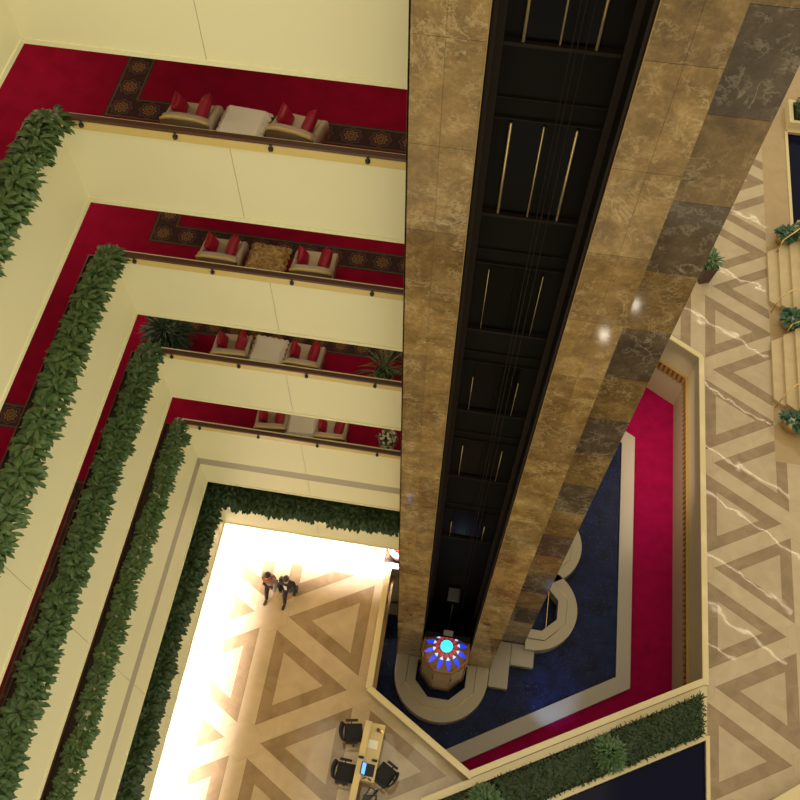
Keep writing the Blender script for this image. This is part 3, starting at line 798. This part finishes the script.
def hedge(label, s0, s1, t0, t1, z0, z1, seed, count):
    rnd = random.Random(seed); bm = BM()
    c = [Vector((*along(s, tt), 0)) for s, tt in ((s0, t0), (s1, t1))]
    for k in range(count):
        s = rnd.uniform(s0, s1); tt = rnd.uniform(t0, t1); z = z1 - 0.25*rnd.random()**2
        w = rnd.random()
        if w < 0.34:
            tt = t1 if rnd.random() < .75 else t0; z = rnd.uniform(z0, z1)
        elif w < 0.42: s = s0 if rnd.random() < .4 else s1; z = rnd.uniform(z0, z1)
        if s1 > 6: s = s0 + (s-s0)/(s1-s0)*(endS(7.80, tt)-s0)
        x, y = along(s, tt)
        leaf(bm, (x+rnd.uniform(-.04, .04), y+rnd.uniform(-.04, .04), z+rnd.uniform(-.05, .05)), rnd.uniform(0, 6.28), rnd.uniform(0.0, 1.3), rnd.uniform(.08, .16), rnd.uniform(.025, .045), rnd.uniform(-.3, .8), rnd, 2)
    e_ = (lambda t: endS(7.76, t)) if s1 > 6 else (lambda t: s1-.06)
    prism(bm, [along(s0+.06, t1-.06), along(e_(t1-.06), t1-.06), along(e_(t0+.06), t0+.06), along(s0+.06, t0+.06)], z0, z1-0.12)
    o = link('clipped_hedge', bm, M_['hedge']); tag(o, label, 'hedge', 'clipped hedges in the planter')
hedge('longer clipped dark hedge at the right end of the planter, beside the lobby floor', 4.05, LBC-0.7, 0.42, 1.30, 0.33, 0.78, 1, 2600)
hedge('clipped dark hedge in the planter between the two round bushes', 0.55, 3.5, 0.46, 1.30, 0.33, 0.78, 2, 2200)
hedge('short dark hedge piece at the far left end of the planter', -1.4, -0.35, 0.46, 1.30, 0.33, 0.6, 3, 500)
def bush(label, s, tt, r, seed):
    x, y = along(s, tt); t = thing('round_bush', label, 'bush', (x, y, 0.33)); rnd = random.Random(seed); bm = BM()
    for k in range(640):
        a = rnd.uniform(0, 2*PI); u = rnd.uniform(0.05, 1); rr = r*0.75*math.sqrt(1-u*u)*rnd.uniform(.6, 1); z = 0.12+u*r*0.95
        leaf(bm, (rr*math.cos(a), rr*math.sin(a), z), a+rnd.uniform(-.5, .5), math.asin(u)*0.7, rnd.uniform(.14, .22), .05, rnd.uniform(.2, 1.0), rnd, 3)
    link('foliage', bm, M_['bush'], t)
    bm = BM(); tube(bm, [(0, 0, 0), (0.02, 0.01, r)], 0.03); link('stem', bm, M_['stem'], t)
bush('light green round bush between the two clipped hedges', 3.78, 0.90, 0.60, 1)
bush('light green bush at the left end of the clipped hedge near the desk', 0.1, 0.88, 0.56, 2)
bm = BM(); prism(bm, [(8.9, 2.9), (12.5, 2.9), (12.5, 6.45), (8.9, 3.88)], 0, 0.5); bmesh.ops.recalc_face_normals(bm, faces=bm.faces[:])
tag(link('stone_kerb', bm, M_['cap']), 'corner of a cream stone kerb at the lower right corner of the lobby', 'kerb')
# hedge by the far pool
bm = BM(); rnd = random.Random(9)
for k in range(900):
    leaf(bm, (rnd.uniform(11.7, 15), rnd.uniform(31.1, 32.0), rnd.uniform(.5, .75)), rnd.uniform(0, 6.28), rnd.uniform(0, 1.2), .16, .06, .5, rnd, 2)
box(bm, 11.7, 15, 31.1, 32.0, 0.0, 0.55); tag(link('clipped_hedge', bm, M_['hedge']), 'dark hedge behind the pool at the upper right edge', 'hedge')
bm = BM(); box(bm, 11.45, 20, 30.85, 31.0, 0, 0.45); box(bm, 11.45, 11.62, 31.0, 32.2, 0, 0.45); box(bm, 11.62, 20, 32.05, 32.2, 0, 0.45)
tag(link('planter_kerb', bm, M_['cap']), 'cream stone kerb holding the dark hedge at the upper right edge', 'planter')

# ------------------------------------------------------------------ steps, pots and rails on the right
def steps(label, y0, y1):
    t = thing('stone_steps', label, 'steps', (10.41, (y0+y1)/2, 0)); yc = (y0+y1)/2
    for k in range(4):
        x = 0.37*k; g = 0.22*k; bm = BM()
        prism(bm, [(x, y0-yc-g+.25), (x+0.37 if k < 3 else x+6, y0-yc-g), (x+0.37 if k < 3 else x+6, y1-yc+g), (x, y1-yc+g-.25)], 0.0, 0.15*(k+1))
        bmesh.ops.recalc_face_normals(bm, faces=bm.faces[:]); link('step', bm, M_['stepstone'], t)
def m_step():
    m = mat('step_stone', (0.52, 0.40, 0.21), 0.25); g = N(m); p = g.pos()
    g.col(g.ramp(g.noise(p, 2, 5), [(0.3, (0.47, 0.35, 0.18)), (0.7, (0.56, 0.43, 0.24))])); return m
M_['stepstone'] = m_step()
steps('pale stone steps between the two upper brass pots at the right edge', 21.5, 24.3)
steps('pale stone steps between the middle and lowest brass pots at the right edge', 17.3, 20.2)
for (y, l) in ((20.85, 'pale stone plinth beside the middle brass pot'), (25.0, 'pale stone plinth beside the upper brass pot'), (16.6, 'pale stone plinth beside the lowest brass pot')):
    bm = BM(); box(bm, 11.42, 12.6, y-.42, y+.42, 0, 0.62); bevel(bm, .015, 1); tag(link('stone_plinth', bm, M_['stepstone']), l, 'plinth')
bp = [(0.14, 0), (0.2, 0.02), (0.33, 0.16), (0.37, 0.32), (0.34, 0.46), (0.30, 0.50)]
for (x, y, l, sd) in ((11.05, 24.75, 'topmost of the three brass bowls with dark foliage by the steps', 11), (11.06, 20.85, 'middle of the three brass bowls with foliage by the steps', 12), (10.92, 16.6, 'lowest of the three brass bowls with foliage by the steps', 13)):
    pot_plant('brass_pot', l, (x, y, 0), bp, M_['potbrass'], None, M_['teal'], 64, 0.34, 0.12, (0.5, 1.7), 0.22, 0.22, 0, seed=sd, soil=M_['white'])
    tt = pot_plant('leafy_shrub', {11: 'dark green shrub on the plinth behind the topmost brass bowl', 12: 'dark green shrub on the plinth behind the middle brass bowl', 13: 'dark green shrub on the plinth behind the lowest brass bowl'}[sd],
              (x+0.85, y+0.12, 0.62), [(0.14, 0), (0.2, 0.02), (0.26, 0.16), (0.26, 0.24)], M_['potbrass'], None, M_['teal'], 110, 0.42, 0.13, (0.5, 1.7), 0.32, 0.4, 0, seed=sd+20)
def brail(label, pts):
    t = thing('brass_rail', label, 'handrail', pts[0]); o = Vector(pts[0])
    bm = BM(); tube(bm, [Vector(p)-o for p in pts], 0.022, 8); link('rail', bm, M_['brass'], t, True)
    for p in (pts[0], pts[-1]):
        q = Vector(p)-o; bm = BM(); tube(bm, [(q.x, q.y, -pts[0][2] + (0 if p is pts[0] else 0.45)), q], 0.02, 8); link('post', bm, M_['brass'], t, True)
brail('brass handrail climbing the steps just above the middle brass bowl', [(10.5, 21.35, 0.85), (10.95, 21.75, 0.95), (11.6, 21.5, 1.25)])
brail('brass handrail climbing the steps just above the lowest brass bowl', [(10.5, 17.3, 0.85), (10.9, 17.75, 0.95), (11.6, 17.4, 1.25)])
brail('brass handrail climbing the steps just below the topmost brass bowl', [(10.75, 24.1, 0.85), (11.3, 24.6, 1.0), (11.9, 25.0, 1.3)])
brail('brass handrail climbing the steps just below the middle brass bowl', [(10.9, 20.3, 0.85), (11.3, 20.45, 0.98), (11.75, 20.6, 1.25)])
# square planter by the tower edge
t = thing('square_planter', 'dark maroon square planter with a plant beside the tower edge', 'planter', (8.0, 22.45, 0), 0.35)
bm = BM()
v0 = [bm.verts.new((sx*.20, sy*.20, 0)) for sx, sy in ((-1, -1), (1, -1), (1, 1), (-1, 1))]; v1 = [bm.verts.new((sx*.27, sy*.27, .95)) for sx, sy in ((-1, -1), (1, -1), (1, 1), (-1, 1))]
for k in range(4): bm.faces.new((v0[k], v0[(k+1) % 4], v1[(k+1) % 4], v1[k]))
bm.faces.new(v0[::-1]); link('planter_body', bm, M_['brownplanter'], t)
bm = BM(); box(bm, -.255, .255, -.255, .255, .86, .88); link('soil_fill', bm, M_['soil'], t)
bm = BM(); rnd = random.Random(5)
for k in range(110):
    a = rnd.uniform(0, 6.28); q = rnd.random()*.22
    leaf(bm, (q*math.cos(a), q*math.sin(a), .88+.35*rnd.random()), a, rnd.uniform(.2, 1.3), .34, .06, rnd.uniform(.4, 1.4), rnd)
link('foliage', bm, M_['bush'], t)

# ------------------------------------------------------------------ concierge desk
DX = math.radians(-2.5)
t = thing('reception_desk', 'narrow pale wooden reception desk on the lobby floor near the opening', 'desk', (-1.30, 3.75, 0), DX)
bm = BM(); box(bm, -0.10, 0.30, -0.60, 0.92, 0.70, 0.74); bevel(bm, .006, 1); link('desktop', bm, M_['desk'], t)
bm = BM(); box(bm, -0.26, -0.08, -2.2, 0.92, 0.86, 0.90); bevel(bm, .006, 1); link('counter_ledge', bm, M_['desk'], t)
bm = BM(); box(bm, -0.22, -0.14, -2.2, 0.90, 0.0, 0.86); link('front_panel', bm, M_['walnut'], t)
for y in (-0.58, 0.86):
    bm = BM(); box(bm, -0.14, 0.28, y, y+.03, 0, 0.70); link('end_panel', bm, M_['desk'], t)
def on_desk(name, label, cat, bm, m, x, y, z=0.74, rz=0.0):
    c, s = math.cos(DX), math.sin(DX)
    o = link(name, bm, m, None, False, (-1.30+c*x-s*y, 3.75+s*x+c*y, z), DX+rz); return tag(o, label, cat)
bm = BM(); box(bm, -.14, .14, -.11, .11, 0, .012); on_desk('paper_pad', 'white paper pad lying in the middle of the desk', 'paper', bm, M_['paper'], 0.06, 0.36)
lt = thing('laptop', 'open laptop with a glowing blue screen on the desk', 'laptop', (-1.30+0.08, 3.75-0.32, 0.74), DX)
bm = BM(); box(bm, -0.09, 0.15, -.16, .16, 0, .02); link('keyboard_base', bm, M_['blackfab'], lt)
bm = BM(); v = [bm.verts.new(p) for p in ((-.09, -.16, .02), (-.09, .16, .02), (-.20, .16, .21), (-.20, -.16, .21), (-.10, -.16, .018), (-.10, .16, .018), (-.21, .16, .208), (-.21, -.16, .208))]
for f in ((0, 1, 2, 3), (7, 6, 5, 4), (0, 4, 5, 1), (1, 5, 6, 2), (2, 6, 7, 3), (3, 7, 4, 0)): bm.faces.new([v[i] for i in f])
lid_ = link('lid', bm, M_['blackfab'], lt)
bm = BM(); bm.faces.new([bm.verts.new(p) for p in ((-.097, -.145, .036), (-.097, .145, .036), (-.189, .145, .198), (-.189, -.145, .198))][::1]); bmesh.ops.translate(bm, vec=(.006, 0, .003), verts=bm.verts[:]); link('screen', bm, M_['screen'], lid_)
def phone():
    bm = BM(); box(bm, -.06, .06, -.035, .035, 0, .03); tube(bm, [(-.07, 0, .045), (.07, 0, .045)], .018, 8); box(bm, -.08, -.045, -.02, .02, .03, .055); box(bm, .045, .08, -.02, .02, .03, .055); return bm
on_desk('desk_phone', 'small black telephone at the left side of the desk below the paper', 'telephone', phone(), M_['black'], -0.17, -0.06, 0.90)
on_desk('desk_phone', 'small black telephone at the right side of the desk below the paper', 'telephone', phone(), M_['black'], 0.20, -0.05)
def stapler():
    bm = BM(); box(bm, -.055, .055, -.018, .018, 0, .012); box(bm, -.055, .05, -.015, .015, .028, .05); box(bm, -.055, -.03, -.015, .015, .012, .028); return bm
on_desk('stapler', 'small black stapler just above the laptop', 'stapler', stapler(), M_['black'], 0.16, -0.19, 0.74, .3)
on_desk('stapler', 'small black stapler just below the laptop on its left', 'stapler', stapler(), M_['black'], 0.02, -0.54, 0.74, .5)
on_desk('stapler', 'small black stapler just below the laptop on its right', 'stapler', stapler(), M_['black'], 0.17, -0.55, 0.74, -.4)
bm = BM(); lathe(bm, [(.045, 0), (.045, .11), (.04, .11), (.04, .03)], 16, cap=False); tube(bm, [(.01, 0, .02), (.03, .01, .2)], .006); tube(bm, [(-.01, 0, .02), (-.03, .01, .19)], .006); tube(bm, [(0, .01, .02), (0, .04, .2)], .006)
on_desk('pen_cup', 'brown cup of pens at the top of the desk', 'pen cup', bm, M_['walnut'], 0.13, 0.74)
bm = BM(); lathe(bm, [(.05, 0), (.055, .02), (.02, .05), (.015, .12), (.04, .15), (.04, .17)], 16); on_desk('call_bell', 'small brass ornament at the top right corner of the desk', 'ornament', bm, M_['brass'], 0.25, 0.72)

def make_office_chair():
    t = thing('office_chair', '-', 'office chair', (0, 0, 0), 0, 'black office chairs at the desk')
    bm = BM(); box(bm, -.25, .25, -.24, .26, .42, .51); bevel(bm, .035, 3); link('seat', bm, M_['blackfab'], t, True)
    bm = BM()
    n = 6; f0 = []
    for k in range(n+1):
        u = -1+2*k/n
        f0.append([bm.verts.new((u*.23, -.27-.06*(1-u*u)+dy, z)) for dy, z in ((.05, .50), (.0, .95), (-.05, .95), (0, .5))])
    for a, b in zip(f0, f0[1:]):
        for k in range(4): bm.faces.new((a[k], a[(k+1) % 4], b[(k+1) % 4], b[k]))
    bm.faces.new(f0[0]); bm.faces.new(f0[-1][::-1]); bmesh.ops.recalc_face_normals(bm, faces=bm.faces[:]); link('backrest', bm, M_['blackfab'], t, True)
    for s in (-1, 1):
        bm = BM(); tube(bm, [(s*.25, -.05, .46), (s*.30, -.05, .5), (s*.30, -.05, .66)], .018, 8); box(bm, s*.30-.035, s*.30+.035, -.2, .14, .66, .69); link('armrest', bm, M_['blackfab'], t)
    bm = BM(); tube(bm, [(0, 0, .08), (0, 0, .43)], .03, 10); link('gas_column', bm, M_['black'], t, True)
    for k in range(5):
        a = 2*PI*k/5; bm = BM(); tube(bm, [(0, 0, .11), (.27*math.cos(a), .27*math.sin(a), .075)], .02, 8)
        bl_ = link('base_leg', bm, M_['black'], t, True)
        bm = BM(); bmesh.ops.create_uvsphere(bm, u_segments=10, v_segments=6, radius=.03, matrix=Matrix.Translation((.27*math.cos(a), .27*math.sin(a), .03))); link('castor', bm, M_['black'], bl_, True)
    return t
oc = make_office_chair(); oc.location = (-1.84, 4.36, 0); oc.rotation_euler.z = math.radians(-80); oc['label'] = 'black office chair left of the desk, beside the opening parapet corner'
dup(oc, (-1.86, 3.30, 0), math.radians(-92), 'black office chair left of the desk, level with the laptop')
dup(oc, (-0.76, 3.42, 0), math.radians(62), 'black office chair right of the desk, turned towards the laptop')
bm = BM(); rnd = random.Random(2); pts = []
for k in range(60):
    a = k*.42; pts.append((-1.1+.16*math.cos(a)*(1+.3*math.sin(k*.9)), 2.75+.25*math.sin(a*1.1)+.1*math.sin(k*.3), .015+.004*(k % 5)))
tube(bm, pts, .012, 6); tag(link('power_cable', bm, M_['black']), 'tangle of black cables on the floor below the desk', 'cable')
bm = BM(); box(bm, -1.26, -1.06, 2.35, 2.85, 0.05, 0.42); bevel(bm, .01, 1); tag(link('computer_case', bm, M_['black']), 'black computer case under the counter below the desk', 'computer')

# round white flower tub on red rug behind the tower edge
bm = BM(); box(bm, -1.87, -1.1, 9.62, 10.3, 0, 0.012); tag(link('red_rug', bm, M_['carpet']), 'red rug behind the far left parapet corner by the tower', 'rug')
pot_plant('flower_tub', 'round white tub of dark red flowers beside the tower edge', (-1.43, 9.96, 0.012), [(0.22, 0), (0.27, .03), (0.31, 0.30), (0.34, 0.42), (0.30, 0.43)], M_['whitepot'], None, M_['leaf_dark'], 14, 0.10, 0.05, (.4, 1.2), .1, .05, 0, flowers=(M_['redflower'], 40, .15, .035, .05), seed=8, soil=M_['white'])

# ------------------------------------------------------------------ people
def skin_mesh(name, joints, edges, mtl, parent, root=0, sub=2):
    me = bpy.data.meshes.new(name); me.from_pydata([j[:3] for j in joints], edges, [])
    o = bpy.data.objects.new(name, me); C.objects.link(o); o.parent = parent
    sk = o.modifiers.new('skin', 'SKIN'); sk.use_smooth_shade = True
    for k, j in enumerate(joints):
        d = me.skin_vertices[0].data[k]; r = j[3]; d.radius = r if isinstance(r, tuple) else (r, r); d.use_root = (k == root)
    o.modifiers.new('sub', 'SUBSURF').levels = sub; o.modifiers['sub'].render_levels = sub
    me.materials.append(mtl); return o

def person(label, loc, rotz, top, woman, step=0.34):
    t = thing('person', label, 'person', loc, rotz)
    H = 0.97 if woman else 1.0
    sh = 0.165 if woman else 0.195
    hipz, shz = 0.93*H, 1.42*H
    # local frame: faces -y
    j = {}
    def add(n, x, y, z, r): j[n] = (x, y, z, r)
    add('pel', 0, 0, hipz, .13 if woman else .12); add('waist', 0, -.01, 1.10*H, .11); add('chest', 0, 0, 1.30*H, .13); add('neckb', 0, .0, 1.45*H, .07); add('neck', 0, -.015, 1.52*H, .05)
    add('jaw', 0, -.045, 1.575*H, .062); add('head', 0, -.03, 1.66*H, .088); add('crown', 0, -.015, 1.73*H, .06); add('nose', 0, -.135, 1.635*H, .014)
    E = [('pel', 'waist'), ('waist', 'chest'), ('chest', 'neckb'), ('neckb', 'neck'), ('neck', 'jaw'), ('jaw', 'head'), ('head', 'crown'), ('head', 'nose')]
    for s, n in ((-1, 'l'), (1, 'r')):
        f = -s   # swing
        add('sh'+n, s*sh, 0, shz, .055); add('el'+n, s*(sh+.05), f*.10+.04, 1.15*H, .042); add('wr'+n, s*(sh+.05), f*.18-.05, .92*H, .03); add('ha'+n, s*(sh+.045), f*.20-.07, .85*H, (.018, .036))
        E += [('chest', 'sh'+n), ('sh'+n, 'el'+n), ('el'+n, 'wr'+n), ('wr'+n, 'ha'+n)]
        for q, (dy, ln) in enumerate(((-.030, .07), (-.010, .085), (.010, .078), (.028, .06))):
            add('f%d' % q+n, s*(sh+.04), f*.20-.07+dy, .795*H, .0085); add('t%d' % q+n, s*(sh+.022), f*.20-.075+dy, .795*H-ln*.75, .007)
            E += [('ha'+n, 'f%d' % q+n), ('f%d' % q+n, 't%d' % q+n)]
        add('th'+n, s*(sh+.035), f*.20-.125, .83*H, .010); add('tt'+n, s*(sh+.025), f*.20-.145, .785*H, .008); E += [('ha'+n, 'th'+n), ('th'+n, 'tt'+n)]
        lead = s < 0
        y = -step if lead else step*0.85
        add('hip'+n, s*.09, 0, .88*H, .085); add('kn'+n, s*.09, (-.22 if lead else .06), .50*H, .055); add('an'+n, s*.09, y+.02, .10 if lead else .17, .036); add('to'+n, s*.105, y-.17, .035 if lead else .03, .03)
        E += [('pel', 'hip'+n), ('hip'+n, 'kn'+n), ('kn'+n, 'an'+n), ('an'+n, 'to'+n)]
    names = list(j); ix = {n: k for k, n in enumerate(names)}
    skin_mesh('body', [j[n] for n in names], [(ix[a], ix[b]) for a, b in E], M_['skin'], t, ix['pel'])
    def sub(name, ns, es, m, grow):
        jj = []
        for n in ns:
            r = j[n][3]; r = max(r) if isinstance(r, tuple) else r; jj.append((*j[n][:3], r+grow))
        k = {n: q for q, n in enumerate(ns)}
        return skin_mesh(name, jj, [(k[a], k[b]) for a, b in es], m, t, 0)
    sub('trousers', ['pel', 'hipl', 'hipr', 'knl', 'knr', 'anl', 'anr'], [('pel', 'hipl'), ('pel', 'hipr'), ('hipl', 'knl'), ('hipr', 'knr'), ('knl', 'anl'), ('knr', 'anr')], M_['trouser'], .018)
    sub('jacket', ['pel', 'waist', 'chest', 'shl', 'shr', 'ell', 'elr', 'wrl', 'wrr'], [('pel', 'waist'), ('waist', 'chest'), ('chest', 'shl'), ('chest', 'shr'), ('shl', 'ell'), ('shr', 'elr'), ('ell', 'wrl'), ('elr', 'wrr')], top, .024)
    for n in 'lr': sub('shoe', ['an'+n, 'to'+n], [('an'+n, 'to'+n)], M_['shoe'], .014)
    bm = BM(); bmesh.ops.create_uvsphere(bm, u_segments=20, v_segments=14, radius=1)
    for v in list(bm.verts):
        if v.co.z < (-.15 if v.co.y > -.1 else .35): v.co.z = max(v.co.z, -.55 if (woman and v.co.y > 0) else -.2) if v.co.y > -.1 else .35
        v.co = Vector((v.co.x*.100, v.co.y*.115-.008, v.co.z*.125+1.665*H))
    link('hair', bm, M_['hair'], t, True)
    bm = BM()
    for s in (-1, 1): bmesh.ops.create_uvsphere(bm, u_segments=8, v_segments=6, radius=.011, matrix=Matrix.Translation((s*.033, -.112, 1.655*H)))
    link('eyes', bm, M_['black'], t, True)
    return t
p1 = person('person in a grey top with rust-coloured shawl and dark trousers, walking on left', (-5.04, 8.10, 0), math.radians(-12), M_['greytop'], True)
bm = BM()
for k in range(17):
    pass
bm.free()
bm = BM(); lathe(bm, [(.235, 1.30), (.215, 1.38), (.13, 1.45), (.085, 1.49)], 20, cap=False)
for v in bm.verts: v.co.y *= .72
o = link('shawl', bm, M_['rust'], p1, True); o.modifiers.new('s', 'SOLIDIFY').thickness = .012
p2 = person('person in a black suit and white shirt, walking on the right of the pair', (-4.48, 8.06, 0), math.radians(-8), M_['suit'], False)
bm = BM(); bm.faces.new([bm.verts.new(p) for p in ((-.05, -.157, 1.43), (.05, -.157, 1.43), (.03, -.172, 1.15), (-.03, -.172, 1.15))]); o = link('shirt_front', bm, M_['shirt'], p2); o.modifiers.new('s', 'SOLIDIFY').thickness = .012
bg = thing('handbag', 'small black handbag held between the two walking people', 'handbag', (-4.76, 8.12, 0.44))
bm = BM(); box(bm, -.05, .05, -.14, .14, 0, .22); bevel(bm, .02, 2); link('bag_body', bm, M_['black'], bg)
bm = BM(); tube(bm, [(0, -.09, .21), (0, -.06, .33), (0, .06, .33), (0, .09, .21)], .009, 6); link('bag_handle', bm, M_['black'], bg)

# ------------------------------------------------------------------ light
def area(name, loc, sx, sy, power, col, rot=(0, 0, 0), spread=PI):
    l = bpy.data.lights.new(name, 'AREA'); l.shape = 'RECTANGLE'; l.size = sx; l.size_y = sy; l.energy = power; l.color = col; l.spread = spread
    o = bpy.data.objects.new(name, l); C.objects.link(o); o.location = loc; o.rotation_euler = rot; return o
WARM = (1.0, 0.80, 0.50)
w = bpy.data.worlds.new('world'); bpy.context.scene.world = w; w.use_nodes = True
w.node_tree.nodes['Background'].inputs[0].default_value = (1.0, 0.905, 0.65, 1); w.node_tree.nodes['Background'].inputs[1].default_value = 0.95
area('atrium_overhead_fill', (3, 8, 38), 20, 20, 1500, (1.0, 0.88, 0.64))  # unseen area light added overhead to brighten the atrium walls
for i in range(4):
    area('corridor_light_back', (-2.2, 10.6, FZ[i]-0.03), 2.2, 0.5, 14, WARM)
    area('corridor_light_corner', (-7.6, 10.2, FZ[i]-0.03), 1.0, 1.0, 26, WARM)
    area('corridor_light_left', (-7.9, 3.0, FZ[i]-0.03), 0.5, 9.0, 30, WARM)
area('mezzanine_downlight_left', (-7.45, 3.6, 4.22), 0.5, 13.0, 1500, (0.98, 0.93, 1.0), (0, 0, 0), math.radians(62))
area('mezzanine_downlight_back', (-4.4, 10.75, 4.22), 5.6, 0.5, 820, (0.98, 0.93, 1.0), (0, 0, 0), math.radians(62))
l = bpy.data.lights.new('pool_lamp', 'SPOT'); l.energy = 330; l.color = (0.30, 0.50, 1.0); l.spot_size = math.radians(40); l.spot_blend = 0.9; l.shadow_soft_size = 0.08
o = bpy.data.objects.new('pool_lamp', l); C.objects.link(o); o.location = (3.9, 5.05, -0.55); o.rotation_euler = (Vector((4.05, 7.0, -2.85))-Vector(o.location)).to_track_quat('-Z', 'Y').to_euler()
area('lower_carpet_light', (7.0, 16.0, 0.42), 0.3, 5.0, 50, (1.0, 0.8, 0.6), (0, 0, 0), math.radians(120))

glow = mat('lamp_glow', (0.9, 0.8, 0.6), 0.4, emit=(1.0, 0.82, 0.55), estr=11.0)
# linear pendant lights high over the east side of the lobby (mirrored in the polished floor)
HL = 16.0
LINES = [
    ((13.30, 42.09), (16.62, 40.23), 'farthest of nine glowing linear pendant lights high over the east lobby'),
    ((12.78, 37.17), (17.92, 34.28), 'second farthest of nine glowing linear pendant lights high over the east lobby'),
    ((11.09, 33.53), (16.23, 30.64), 'third farthest of nine glowing linear pendant lights high over the east lobby'),
    ((12.02, 28.61), (16.38, 26.16), 'fourth farthest of nine glowing linear pendant lights high over the east lobby'),
    ((12.01, 24.86), (17.07, 22.02), 'middle of nine glowing linear pendant lights high over the east lobby'),
    ((12.08, 21.96), (17.57, 18.88), 'fourth nearest of nine glowing linear pendant lights high over the east lobby'),
    ((12.07, 18.78), (16.95, 16.04), 'third nearest of nine glowing linear pendant lights high over the east lobby'),
    ((12.14, 16.05), (16.67, 13.50), 'second nearest of nine glowing linear pendant lights high over the east lobby'),
    ((12.15, 14.26), (14.24, 13.08), 'nearest of nine glowing linear pendant lights high over the east lobby')]
for n, (a, b, l) in enumerate(LINES):
    t = thing('linear_pendant_light', l, 'pendant light', ((a[0]+b[0])/2, (a[1]+b[1])/2, HL), 0, 'linear pendant lights over the lobby')
    o = Vector(t.location); bm = BM(); tube(bm, [Vector((*a, HL))-o, Vector((*b, HL))-o], 0.055, 8); link('glowing_tube', bm, glow, t)
    bm = BM(); obox(bm, (a[0]-o.x, a[1]-o.y), (b[0]-o.x, b[1]-o.y), -0.03, 0.03, 0.05, 0.09); link('housing', bm, M_['black'], t)
globe_m = mat('globe_glow', (0.9, 0.85, 0.7), 0.4, emit=(1.0, 0.88, 0.7), estr=24.0)
for (x, y, l) in ((4.32, -3.61, 'left glowing globe lamp on a brass stand in the lobby'), (5.35, -3.03, 'right glowing globe lamp on a brass stand in the lobby')):
    t = thing('globe_lamp', l, 'lamp', (x, y, 0)); bm = BM(); lathe(bm, [(0.2, 0), (0.2, 0.03), (0.02, 0.05), (0.02, 0.9)], 16); link('stand', bm, M_['brass'], t)
    bm = BM(); bmesh.ops.create_uvsphere(bm, u_segments=20, v_segments=12, radius=0.17, matrix=Matrix.Translation((0, 0, 1.12))); link('globe', bm, globe_m, t, True)

sc = bpy.context.scene
sc.view_settings.view_transform = 'Standard'; sc.view_settings.look = 'None'; sc.view_settings.exposure = 0.0; sc.view_settings.gamma = 1.0
sc.view_settings.use_curve_mapping = False
sc.cycles.max_bounces = 6; sc.cycles.diffuse_bounces = 3; sc.cycles.use_denoising = True
